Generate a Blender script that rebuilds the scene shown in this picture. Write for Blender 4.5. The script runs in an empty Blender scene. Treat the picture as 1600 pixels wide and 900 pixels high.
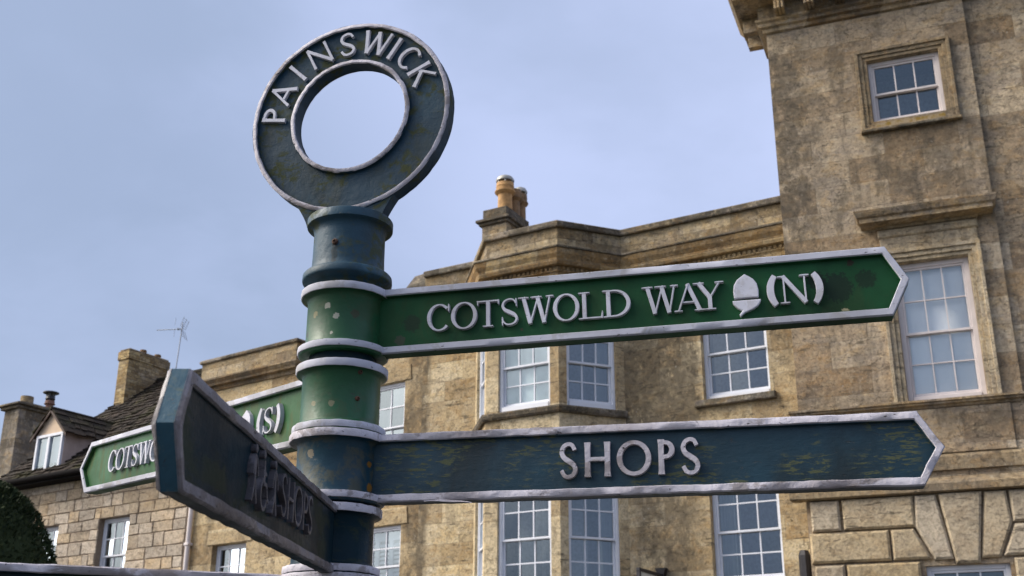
import bpy, math, random
from math import sin, cos, pi, radians, sqrt
from mathutils import Matrix, Vector, noise
random.seed(7)
sc = bpy.context.scene
COL = sc.collection

# ------------------------------------------------------------------ camera, sky, sun, exposure
PITCH, ROLL, FPX = radians(20.81), radians(.208), 1848.
cam_d = bpy.data.cameras.new('camera'); cam = bpy.data.objects.new('camera', cam_d); COL.objects.link(cam)
cam.location = (0, 0, 1.6)
cam.rotation_euler = (Matrix.Rotation(pi/2 + PITCH, 3, 'X') @ Matrix.Rotation(ROLL, 3, 'Z')).to_euler()
cam_d.sensor_width = 36; cam_d.lens = FPX/1600*36
cam_d.clip_start = .05; cam_d.clip_end = 2000
cam_d.dof.use_dof = True; cam_d.dof.focus_distance = 2.05; cam_d.dof.aperture_fstop = 17
sc.camera = cam

SUN_YAW, SUN_EL = radians(-90), radians(40)          # bearing from +Y (clockwise), elevation
SUNV = Vector((sin(SUN_YAW)*cos(SUN_EL), cos(SUN_YAW)*cos(SUN_EL), sin(SUN_EL)))
sun_d = bpy.data.lights.new('sun', 'SUN'); sun = bpy.data.objects.new('sun', sun_d); COL.objects.link(sun)
sun_d.energy = 1.5; sun_d.angle = radians(20); sun_d.color = (1, .93, .82)
sun.rotation_euler = SUNV.to_track_quat('Z', 'Y').to_euler()
sun.location = SUNV*60
sc.view_settings.view_transform = 'Standard'; sc.view_settings.look = 'None'
sc.view_settings.gamma = 1; sc.view_settings.use_curve_mapping = False
sc.view_settings.exposure = .90
sc.cycles.use_denoising = True
sc.cycles.max_bounces = 8; sc.cycles.transparent_max_bounces = 12

class NT:
    """short hand for building node trees"""
    def __init__(s, tree): s.t = tree; s.n = tree.nodes; s.l = tree.links
    def add(s, typ, **kw):
        n = s.n.new(typ)
        for k, v in kw.items(): setattr(n, k, v)
        return n
    def put(s, sock, v):
        if isinstance(v, bpy.types.NodeSocket): s.l.new(v, sock)
        elif v is not None:
            if sock.type == 'RGBA' and len(v) == 3: v = (*v, 1)
            sock.default_value = v
    def math(s, op, a, b=None, c=None, clamp=False):
        n = s.add('ShaderNodeMath', operation=op); n.use_clamp = clamp
        for i, v in enumerate((a, b, c)):
            if v is not None: s.put(n.inputs[i], v)
        return n.outputs[0]
    def vmath(s, op, a, b=None):
        n = s.add('ShaderNodeVectorMath', operation=op); s.put(n.inputs[0], a)
        if b is not None: s.put(n.inputs[1], b)
        return n.outputs['Value' if op in ('DOT_PRODUCT', 'LENGTH', 'DISTANCE') else 'Vector']
    def mix(s, f, a, b, mode='MIX'):
        n = s.add('ShaderNodeMix', data_type='RGBA', blend_type=mode); n.clamp_factor = True
        s.put(n.inputs[0], f); s.put(n.inputs[6], a); s.put(n.inputs[7], b); return n.outputs[2]
    def noise(s, vec, scale, detail=4, rough=.55, dist=0):
        n = s.add('ShaderNodeTexNoise'); s.put(n.inputs['Vector'], vec)
        n.inputs['Scale'].default_value = scale; n.inputs['Detail'].default_value = detail
        n.inputs['Roughness'].default_value = rough; n.inputs['Distortion'].default_value = dist
        return n.outputs['Fac']
    def step(s, v, a, b, lo=0., hi=1.):
        n = s.add('ShaderNodeMapRange', interpolation_type='SMOOTHSTEP'); s.put(n.inputs[0], v)
        for i, x in enumerate((a, b, lo, hi)): n.inputs[i+1].default_value = x
        return n.outputs[0]
    def scale(s, vec, v):
        n = s.add('ShaderNodeMapping'); s.put(n.inputs[0], vec); n.inputs['Scale'].default_value = v; return n.outputs[0]
    def xyz(s, vec):
        n = s.add('ShaderNodeSeparateXYZ'); s.put(n.inputs[0], vec); return n.outputs
    def comb(s, x, y, z):
        n = s.add('ShaderNodeCombineXYZ')
        for i, v in enumerate((x, y, z)): s.put(n.inputs[i], v)
        return n.outputs[0]

w = bpy.data.worlds.new('World'); sc.world = w; w.use_nodes = True
N = NT(w.node_tree); N.n.clear()
sky = N.add('ShaderNodeTexSky', sky_type='NISHITA'); sky.sun_disc = False
sky.sun_elevation = SUN_EL; sky.sun_rotation = SUN_YAW; sky.air_density = 1.2; sky.dust_density = 2
d = N.add('ShaderNodeTexCoord').outputs['Generated']
c1 = N.noise(N.scale(d, (1.6, 1.6, 2.6)), 1.5, 5, .5, .3)
c2 = N.noise(N.scale(d, (1., 1., 1.8)), 3.3, 6, .55, .2)
c = N.math('ADD', N.math('MULTIPLY', c1, .7), N.math('MULTIPLY', c2, .3))
f = N.step(c, .40, .60)
cloud = N.mix(f, (2.1, 2.58, 3.7), (3.0, 3.5, 5.1))
rightness = N.step(N.vmath('DOT_PRODUCT', d, (.82, .30, .48)), .25, .85)       # thinner, brighter cloud to the right and overhead
cloud = N.mix(N.math('MULTIPLY', rightness, .55), cloud, (3.75, 4.2, 6.0))
bank = N.math('MULTIPLY', N.step(N.vmath('DOT_PRODUCT', d, (-.44, .86, .26)), .88, .995), N.step(c2, .38, .58, .55, 1))                     # heavier bank of cloud low on the left
cloud = N.mix(bank, cloud, (1.95, 2.42, 3.5))
glow = N.step(N.vmath('DOT_PRODUCT', d, tuple(SUNV)), .70, 1.0)               # bright veil of cloud round the hidden sun
cloud = N.mix(glow, cloud, (30, 28, 26))
col = N.mix(.9, sky.outputs[0], cloud)
bg = N.add('ShaderNodeBackground'); N.put(bg.inputs[0], col); bg.inputs[1].default_value = .1
out = N.add('ShaderNodeOutputWorld'); N.l.new(bg.outputs[0], out.inputs[0])

# ------------------------------------------------------------------ materials
def new_mat(name):
    m = bpy.data.materials.new(name); m.use_nodes = True; n = NT(m.node_tree)
    bsdf = n.n['Principled BSDF']; return m, n, bsdf
def bump(n, bsdf, h, strength=.5, dist=.01):
    b = n.add('ShaderNodeBump'); b.inputs['Strength'].default_value = strength; b.inputs['Distance'].default_value = dist
    n.put(b.inputs['Height'], h); n.l.new(b.outputs[0], bsdf.inputs['Normal'])
def obj_co(n): return n.add('ShaderNodeTexCoord').outputs['Object']

def region(n, xyz, box):
    """soft rectangle in facade coordinates: a stain with a place of its own"""
    x0, x1, z0, z1, s = box
    a = n.math('MULTIPLY', n.step(xyz[0], x0-s, x0+s), n.step(xyz[0], x1-s, x1+s, 1, 0))
    b = n.math('MULTIPLY', n.step(xyz[2], z0-s*1.5, z0+s*1.5), n.step(xyz[2], z1-s*1.5, z1+s*1.5, 1, 0))
    return n.math('MULTIPLY', a, b)

def stone(name, c1, c2, dark=(.085, .07, .05), stain=.35, bw=.8, bh=.33, joint=.5, boxes=(), pits=.5, ochre=.3, grey=.2, pale=.3, island=0, seed=0, crusty=.55):
    m, n, bs = new_mat(name)
    co = obj_co(n); co = n.vmath('ADD', co, (seed*3.7, seed*1.3, 0)) if seed else co
    raw = n.xyz(obj_co(n))
    warp = n.noise(co, 1.3, 3)
    px = n.math('ADD', raw[0], raw[1])
    pz = n.math('ADD', raw[2], n.math('MULTIPLY', n.math('SUBTRACT', warp, .5), .03))
    br = n.add('ShaderNodeTexBrick'); n.put(br.inputs['Vector'], n.comb(px, pz, 0.))
    br.offset = .5; br.inputs['Scale'].default_value = 1
    br.inputs['Color1'].default_value = (0, 0, 0, 1); br.inputs['Color2'].default_value = (1, 1, 1, 1); br.inputs['Mortar'].default_value = (.5, .5, .5, 1)
    br.inputs['Brick Width'].default_value = bw; br.inputs['Row Height'].default_value = bh
    br.inputs['Mortar Size'].default_value = .006; br.inputs['Mortar Smooth'].default_value = .6
    big = n.step(n.noise(co, .9, 6, .6), .40, .60)
    mid = n.noise(n.scale(co, (1, 1, 1.6)), 3.2, 6, .65, .3)
    fine = n.noise(co, 26, 5, .7)
    col = n.mix(big, c1, c2)
    col = n.mix(n.math('MULTIPLY', n.step(mid, .51, .60), ochre), col, (.45, .275, .10))       # iron-rich ochre patches
    col = n.mix(n.math('MULTIPLY', n.step(n.noise(n.scale(co, (1, 1, 1.5)), 2.1, 8, .72), .48, .58), grey), col, (.21, .185, .165))
    col = n.mix(n.math('MULTIPLY', n.step(n.noise(n.scale(co, (1, 1, 2)), 4.5, 6, .7), .53, .62), pale), col, (.56, .48, .34))
    col = n.mix(.6, col, br.outputs['Color'], 'SOFT_LIGHT')
    m2 = n.noise(co, 11, 7, .75, .2)
    col = n.mix(n.step(m2, .40, .50, .5, 0), col, n.mix(.45, col, (.12, .10, .085)))
    col = n.mix(n.step(m2, .53, .63, 0, .35), col, (.55, .45, .30))
    if island:
        ri = n.add('ShaderNodeNewGeometry').outputs['Random Per Island']
        hs = n.add('ShaderNodeHueSaturation'); n.put(hs.inputs['Color'], col)
        n.put(hs.inputs['Value'], n.step(ri, 0, 1, 1-island, 1+island)); n.put(hs.inputs['Saturation'], n.step(n.math('FRACT', n.math('MULTIPLY', ri, 7.3)), 0, 1, .75, 1.1)); col = hs.outputs[0]
    # soot and lichen: streaky, stronger in given places
    st = n.noise(n.scale(co, (1.6, 1.6, .5)), 1.5, 8, .68, .4)
    lvl = n.step(st, .49, .63, 0, stain)
    for b in boxes:
        k = n.math('MULTIPLY', region(n, raw, b[:5]), b[5])
        lvl = n.math('ADD', lvl, n.math('MULTIPLY', k, n.step(n.noise(n.scale(co, (1, 1, .7)), 4.5, 9, .78), .34, .56)), clamp=True)
    lvl = n.math('MULTIPLY', n.math('MINIMUM', lvl, .84), n.step(n.noise(co, 13, 7, .75), .36, .56, .62, 1))
    col = n.mix(lvl, col, dark)
    sp = n.step(n.noise(n.scale(co, (1, 1, 1.5)), 14, 6, .75), .575, .635)
    patch = n.step(n.noise(co, 1.7, 4, .6), .43, .55)
    col = n.mix(n.math('MULTIPLY', n.math('MULTIPLY', sp, patch), pits), col, (.05, .042, .032))
    cr = n.step(n.noise(n.scale(co, (1, 1, 7)), 2.4, 6, .7), .575, .62)       # weathered bed lines
    col = n.mix(n.math('MULTIPLY', n.math('MULTIPLY', cr, patch), .7), col, (.08, .065, .045))
    crust = n.step(n.noise(n.scale(co, (1, 1, 1.25)), 7.5, 10, .82, .25), .545, .61)           # dark crusty lichen in drifts
    drift = n.step(n.noise(n.scale(co, (1, 1, .7)), 1.1, 5, .65), .44, .60)
    col = n.mix(n.math('MULTIPLY', n.math('MULTIPLY', crust, drift), crusty), col, (.075, .064, .05))
    wl = n.step(n.noise(co, 19, 6, .75), .60, .65)
    col = n.mix(n.math('MULTIPLY', n.math('MULTIPLY', wl, n.step(n.noise(co, 1.9, 4, .6), .47, .6)), .6), col, (.48, .45, .38))      # pale lichen flecks
    col = n.mix(n.step(fine, .36, .56, .42, 0), col, (.1, .085, .06))
    col = n.mix(n.math('MULTIPLY', br.outputs['Fac'], joint), col, (.15, .12, .085))
    n.put(bs.inputs['Base Color'], col); bs.inputs['Roughness'].default_value = .92
    bs.inputs['Specular IOR Level'].default_value = .25
    h = n.math('ADD', n.math('MULTIPLY', fine, .6), n.math('MULTIPLY', mid, 1.2))
    h = n.math('SUBTRACT', h, n.math('MULTIPLY', crust, .5))
    h = n.math('SUBTRACT', h, n.math('ADD', n.math('MULTIPLY', br.outputs['Fac'], joint), n.math('MULTIPLY', sp, .5)))
    bump(n, bs, h, .7, .025)
    return m

def paint(name, col, algae=(.10, .11, .03), amt=.4, stretch=(10, 30, 60), rough=.42, chips=.0, grime=.3, grime_col=(.012, .012, .01), spots=(), fade=None, bstr=.25, spec=.3, zone=(9, .43, .54), br=(.50, .57)):
    m, n, bs = new_mat(name); co = obj_co(n)
    big = n.noise(co, 7, 5, .6)
    c = n.mix(n.step(big, .35, .7), col, tuple(x*.72 for x in col))
    if fade: c = n.mix(n.math('MULTIPLY', n.step(n.noise(co, 11, 6, .65), .52, .70), .5), c, fade)
    g = n.step(n.noise(n.scale(co, (6, 6, 3)), 1.2, 6, .6, .3), .50, .72, 0, grime); c = n.mix(g, c, grime_col)
    brush = n.noise(n.scale(co, stretch), 1, 6, .7, .4)
    zone = n.step(n.noise(co, zone[0], 3, .5), zone[1], zone[2])
    al = n.math('MULTIPLY', n.math('MULTIPLY', n.step(brush, *br), zone), amt)
    c = n.mix(al, c, algae)
    ch = n.step(n.noise(n.scale(co, (.45, 1, 1)), 120, 5, .7, .6), .64, .67)
    if chips: c = n.mix(n.math('MULTIPLY', ch, chips), c, (.035, .03, .025))
    for (p, r, sc_) in spots:
        dd = n.vmath('DISTANCE', n.vmath('ADD', co, n.vmath('SCALE', co, None)) if False else co, p)
        dd = n.math('ADD', dd, n.math('MULTIPLY', n.math('SUBTRACT', n.noise(co, 170, 3, .7), .5), r*1.6))
        c = n.mix(n.step(dd, r*.75, r, .9, 0), c, sc_)
    n.put(bs.inputs['Base Color'], c); bs.inputs['Specular IOR Level'].default_value = spec
    n.put(bs.inputs['Roughness'], n.math('ADD', n.step(big, .3, .7, rough-.06, rough+.12), n.math('MULTIPLY', al, .4)))
    h = n.math('ADD', n.math('MULTIPLY', n.noise(co, 60, 4, .6), .8), n.math('MULTIPLY', brush, .5))
    if chips: h = n.math('SUBTRACT', h, n.math('MULTIPLY', ch, .6))
    bump(n, bs, h, bstr, .004)
    return m

def plain(name, col, rough=.6, var=.15, scale=20, metallic=0, bstr=.2, spec=.5):
    m, n, bs = new_mat(name); co = obj_co(n)
    v = n.noise(co, scale, 5, .6)
    n.put(bs.inputs['Base Color'], n.mix(n.step(v, .35, .7), tuple(x*(1+var) for x in col), tuple(x*(1-var) for x in col)))
    bs.inputs['Specular IOR Level'].default_value = spec; bs.inputs['Roughness'].default_value = rough; bs.inputs['Metallic'].default_value = metallic
    if bstr: bump(n, bs, v, bstr, .01)
    return m

def glass_mat(name='window_glass', tint=(.60, .66, .70, 1), base=.135):
    m, n, bs = new_mat(name); n.n.remove(bs); co = obj_co(n)
    gl = n.add('ShaderNodeBsdfGlossy'); gl.inputs['Roughness'].default_value = .03; gl.inputs['Color'].default_value = (.80, .93, 1, 1)
    b = n.add('ShaderNodeBump'); b.inputs['Strength'].default_value = .12; b.inputs['Distance'].default_value = .02
    n.put(b.inputs['Height'], n.noise(co, 2.6, 2)); n.l.new(b.outputs[0], gl.inputs['Normal'])
    tr = n.add('ShaderNodeBsdfTransparent'); tr.inputs['Color'].default_value = tint
    lw = n.add('ShaderNodeLayerWeight'); lw.inputs['Blend'].default_value = .25
    mx = n.add('ShaderNodeMixShader'); n.put(mx.inputs[0], n.math('ADD', n.math('MULTIPLY', lw.outputs['Fresnel'], .8), base, clamp=True))
    n.l.new(tr.outputs[0], mx.inputs[1]); n.l.new(gl.outputs[0], mx.inputs[2])
    n.l.new(mx.outputs[0], n.n['Material Output'].inputs[0])
    return m

MAT = {}
MAT['tower'] = stone('limestone_soot_grey', (.51, .385, .245), (.42, .325, .22), stain=.42, bw=1.1, bh=.42, joint=.32, crusty=.65, pits=.75, grey=.45, ochre=.38, pale=.35,
                     boxes=[(-.6, 9, 8.7, 12.9, .5, .34), (-.5, .55, 7.4, 12.4, .35, .62), (1.5, 2.8, 9.3, 10.3, .35, .45), (-.2, 1.5, 6.0, 6.3, .12, .75), (1.9, 2.9, 5.6, 6.05, .15, .7)])
MAT['tower_trim'] = stone('limestone_trim', (.45, .35, .215), (.38, .30, .195), stain=.3, bw=1.4, bh=3, joint=.1, grey=.3, ochre=.3, pits=.4, seed=2)
MAT['tower_dark'] = stone('limestone_cornice_stained', (.34, .23, .12), (.26, .19, .11), stain=.6, bw=1.2, bh=3, joint=.25, grey=.5, ochre=.35, pits=.6, seed=3)
MAT['rustic'] = stone('rusticated_limestone', (.61, .495, .32), (.56, .455, .30), stain=.1, bw=30, bh=30, joint=0, grey=.1, ochre=.18, pits=.3, pale=.25, island=.07, seed=4, crusty=.15)
MAT['wing'] = stone('warm_limestone', (.54, .415, .235), (.50, .39, .235), stain=.30, bw=.75, bh=.36, joint=.34, crusty=.5, ochre=.4, grey=.15, pits=.55, pale=.4, seed=5,
                    boxes=[(-3.0, -1.62, 5.95, 9.6, .16, 1.9), (-2.8, -1.7, 3.6, 6.0, .25, .75), (-.42, .0, 6.8, 8.8, .18, .6), (-6.93, -6.7, 2, 8.4, .07, .8)])
MAT['bay'] = stone('bay_limestone', (.53, .41, .24), (.48, .375, .225), stain=.12, bw=1.6, bh=.6, joint=.15, ochre=.25, grey=.1, pits=.3, pale=.2, seed=6, crusty=.3)
MAT['cornice'] = stone('warm_cornice_stone', (.47, .325, .155), (.38, .27, .14), stain=.35, bw=1.0, bh=3, joint=.6, ochre=.6, grey=.1, pits=.4, crusty=.4, seed=14)
MAT['parapet'] = stone('parapet_limestone', (.36, .27, .15), (.30, .235, .14), stain=.5, bw=.9, bh=.27, joint=.5, ochre=.35, grey=.35, pits=.8, crusty=.85, seed=7)
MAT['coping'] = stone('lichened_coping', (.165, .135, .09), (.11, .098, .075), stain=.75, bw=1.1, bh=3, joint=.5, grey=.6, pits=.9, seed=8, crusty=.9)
MAT['house'] = stone('ochre_limestone', (.48, .355, .19), (.44, .33, .185), stain=.22, bw=.9, bh=.4, joint=.3, crusty=.4, ochre=.35, grey=.12, pits=.45, seed=9,
                     boxes=[(-.42, .1, 2, 8.3, .16, .75), (-5.62, -5.45, 4, 5.9, .1, .6), (-.6, -.35, 6.3, 7.4, .1, .6)])
MAT['cottage'] = stone('cottage_stone_blocks', (.62, .505, .365), (.55, .455, .34), stain=.06, bw=40, bh=40, joint=0, ochre=.18, grey=.15, pits=.25, pale=.3, island=.17, seed=10, crusty=.2)
MAT['mortar'] = plain('lime_mortar', (.19, .145, .105), .95)
MAT['brick'] = stone('buff_chimney_brick', (.40, .28, .12), (.30, .21, .105), stain=.35, bw=.23, bh=.085, joint=.8, ochre=.45, grey=.3, pits=.5, seed=11)
MAT['stack'] = stone('chimney_stone', (.30, .22, .12), (.24, .18, .11), stain=.6, bw=.6, bh=.3, joint=.4, grey=.4, pits=.6, seed=12)
MAT['soot_stack'] = stone('sooty_chimney_render', (.17, .15, .125), (.22, .18, .13), stain=.6, bw=.6, bh=.3, joint=.25, grey=.6, pits=.6, seed=13,
                          boxes=[(-20, 0, 9.7, 12, .1, .6)])
MAT['render'] = plain('dormer_render', (.60, .46, .33), .9, .06, 6)
MAT['cheek'] = plain('dormer_cheek_render', (.42, .32, .27), .9, .08, 6)
MAT['white'] = plain('white_window_paint', (.64, .655, .70), .45, .03, 5, bstr=.05)
MAT['pinkwhite'] = plain('aged_cream_paint', (.60, .54, .52), .5, .05, 5, bstr=.05)
MAT['glass'] = glass_mat()
MAT['glass_clear'] = glass_mat('clear_window_glass', (.95, .97, .98, 1), .16)
MAT['net'] = plain('net_curtain', (.40, .47, .46), .9, .12, 4, bstr=0)
MAT['blind'] = plain('cream_blind', (.80, .80, .78), .8, .02, 3, bstr=0)
MAT['curtain'] = plain('pale_curtain', (.36, .37, .34), .9, .12, 3)
MAT['shutter'] = plain('white_shutter', (.45, .45, .47), .5, .04, 5)
MAT['black'] = plain('black_iron', (.018, .016, .018), .5, .2, 30)
MAT['gutter'] = plain('black_gutter', (.010, .009, .009), .9, .2, 20, spec=.05)
MAT['pot'] = plain('terracotta_pot', (.40, .225, .085), .8, .25, 9)
MAT['pot_brown'] = plain('brown_pot', (.19, .115, .055), .8, .3, 9)
MAT['pot_red'] = plain('red_pot', (.17, .09, .065), .8, .2, 9)
MAT['cowl'] = plain('pale_cowl_metal', (.30, .29, .26), .4, .2, 30, .3)
MAT['lead'] = plain('flat_roof_lead', (.16, .16, .17), .7)
MAT['alu'] = plain('aerial_aluminium', (.35, .37, .4), .4, .1, 10, .6)
MAT['room'] = plain('room_plaster', (.30, .29, .28), .9)

def tile_mat():
    m, n, bs = new_mat('mossy_stone_tiles'); co = obj_co(n)
    ri = n.add('ShaderNodeNewGeometry').outputs['Random Per Island']
    c = n.mix(ri, (.022, .018, .014), (.045, .033, .025))
    c = n.mix(n.step(n.noise(co, 1.2, 6, .65), .48, .66), c, (.038, .036, .014))
    c = n.mix(n.step(n.noise(co, 9, 5, .7), .61, .68, 0, .75), c, (.17, .13, .085))
    c = n.mix(n.step(n.noise(co, 2.3, 5, .7), .58, .72, 0, .7), c, (.07, .032, .02))
    n.put(bs.inputs['Base Color'], c); bs.inputs['Roughness'].default_value = .95; bs.inputs['Specular IOR Level'].default_value = .2
    bump(n, bs, n.noise(co, 22, 5, .7), .8, .03); return m
MAT['tiles'] = tile_mat()

def ground_mat(name, a, b, sc_=8):
    m, n, bs = new_mat(name); co = obj_co(n)
    c = n.mix(n.noise(co, .25, 5), a, b); c = n.mix(n.step(n.noise(co, sc_*8, 4), .45, .7, 0, .4), c, tuple(x*1.8 for x in a))
    n.put(bs.inputs['Base Color'], c); bs.inputs['Roughness'].default_value = .9
    bump(n, bs, n.noise(co, sc_*10, 4), .4, .01); return m
MAT['asphalt'] = ground_mat('asphalt', (.05, .05, .052), (.065, .063, .06))
MAT['paving'] = ground_mat('stone_paving', (.13, .115, .09), (.10, .09, .07), 2)
MAT['kerb'] = ground_mat('kerb_stone', (.3, .28, .25), (.24, .22, .2), 3)
MAT['ground'] = ground_mat('grass_and_earth', (.035, .05, .02), (.05, .05, .03), 2)

SILV = (.50, .505, .57)
MAT['silver'] = paint('silver_white_paint', SILV, algae=(.24, .22, .17), amt=.35, stretch=(25, 25, 25), rough=.68, chips=.9, grime=.07, grime_col=(.24, .23, .23), bstr=.2, spec=.2)
MAT['silver_worn'] = paint('worn_silver_paint', (.53, .505, .55), algae=(.16, .13, .11), amt=.6, stretch=(14, 30, 30), rough=.62, chips=.95, grime=.5, grime_col=(.19, .15, .14), bstr=.9, spec=.25)
MAT['silver_shaded'] = paint('shaded_silver_paint', (.20, .185, .195), algae=(.12, .10, .09), amt=.6, stretch=(14, 30, 30), rough=.4, chips=.8, grime=.5, grime_col=(.10, .085, .08), bstr=.9)  # silver darkened to paint in the shade on this arm, with grime over it
MAT['letter'] = paint('letter_paint', (.57, .575, .64), algae=(.3, .27, .24), amt=.3, stretch=(60, 60, 60), rough=.65, chips=.6, grime=.12, grime_col=(.3, .28, .28), bstr=.12, spec=.2)
GSP = [((.792, -.0062, -.002), .026, (.009, .022, .014)), ((.762, -.0062, .012), .016, (.010, .022, .013)), ((.835, -.0062, .008), .017, (.010, .026, .014)), ((.815, -.0062, .036), .006, (.030, .020, .014)), ((.118, -.0062, -.004), .016, (.016, .034, .018)), ((.098, -.0062, -.032), .010, (.05, .06, .04)), ((.80, -.0062, -.041), .006, (.33, .29, .18)), ((.30, -.0062, -.03), .003, (.05, .05, .03))]
MAT['green'] = paint('green_paint', (.012, .072, .026), spots=GSP, algae=(.05, .045, .02), amt=.15, stretch=(20, 20, 8), rough=.5, chips=.3, grime=.5, grime_col=(.007, .018, .010), bstr=.2, spec=.15)
MAT['green_sunlit'] = paint('sunlit_green_paint', (.026, .102, .034), algae=(.12, .085, .035), amt=.3, stretch=(30, 30, 6), rough=.4, chips=.5, grime=.15, grime_col=(.03, .05, .02), bstr=.2, spec=.15)  # lighter copy of the arm green, sunlight painted into the colour
MAT['blue'] = paint('blue_green_paint', (.013, .040, .058), algae=(.085, .095, .045), amt=.85, stretch=(45, 60, 190), rough=.42, chips=.4, grime=.6, zone=(10, .47, .57), br=(.52, .58), grime_col=(.009, .013, .012), fade=(.02, .062, .09), bstr=.35)
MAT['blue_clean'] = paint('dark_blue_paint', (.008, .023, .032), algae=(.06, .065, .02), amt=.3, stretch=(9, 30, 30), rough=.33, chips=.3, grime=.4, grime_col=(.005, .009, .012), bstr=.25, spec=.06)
MAT['ring'] = paint('mossy_blue_paint', (.012, .038, .062), algae=(.05, .055, .018), amt=.8, stretch=(45, 45, 60), rough=.5, chips=.4, grime=.8, grime_col=(.022, .026, .010), fade=(.022, .062, .092), bstr=.35, spec=.2, zone=(16, .44, .54), br=(.46, .56))
MAT['neck'] = paint('faded_blue_paint', (.024, .062, .092), algae=(.06, .066, .022), amt=.7, stretch=(40, 40, 60), rough=.42, chips=.5, grime=.5, grime_col=(.02, .026, .014), fade=(.055, .13, .18), bstr=.35, spec=.2, zone=(14, .43, .52), br=(.45, .55), spots=[((-.0155, -.0585, 2.364-.0065*k), .0062, (.016, .03, .036)) for k in range(1, 6)])
MAT['edge_blue'] = paint('faded_skylit_edge_paint', (.026, .076, .11), algae=(.10, .12, .09), amt=.5, stretch=(30, 30, 30), rough=.5, chips=.6, grime=.35, grime_col=(.03, .06, .07), fade=(.07, .16, .20), bstr=.4, spec=.2)  # tip end faces: faded paint, with sky light put into the lighter blue
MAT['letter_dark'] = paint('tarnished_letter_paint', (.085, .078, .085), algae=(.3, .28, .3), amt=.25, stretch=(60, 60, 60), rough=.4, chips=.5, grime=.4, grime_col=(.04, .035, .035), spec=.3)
MAT['rust'] = plain('rusty_bolt', (.06, .028, .016), .8, .4, 200)

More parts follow.
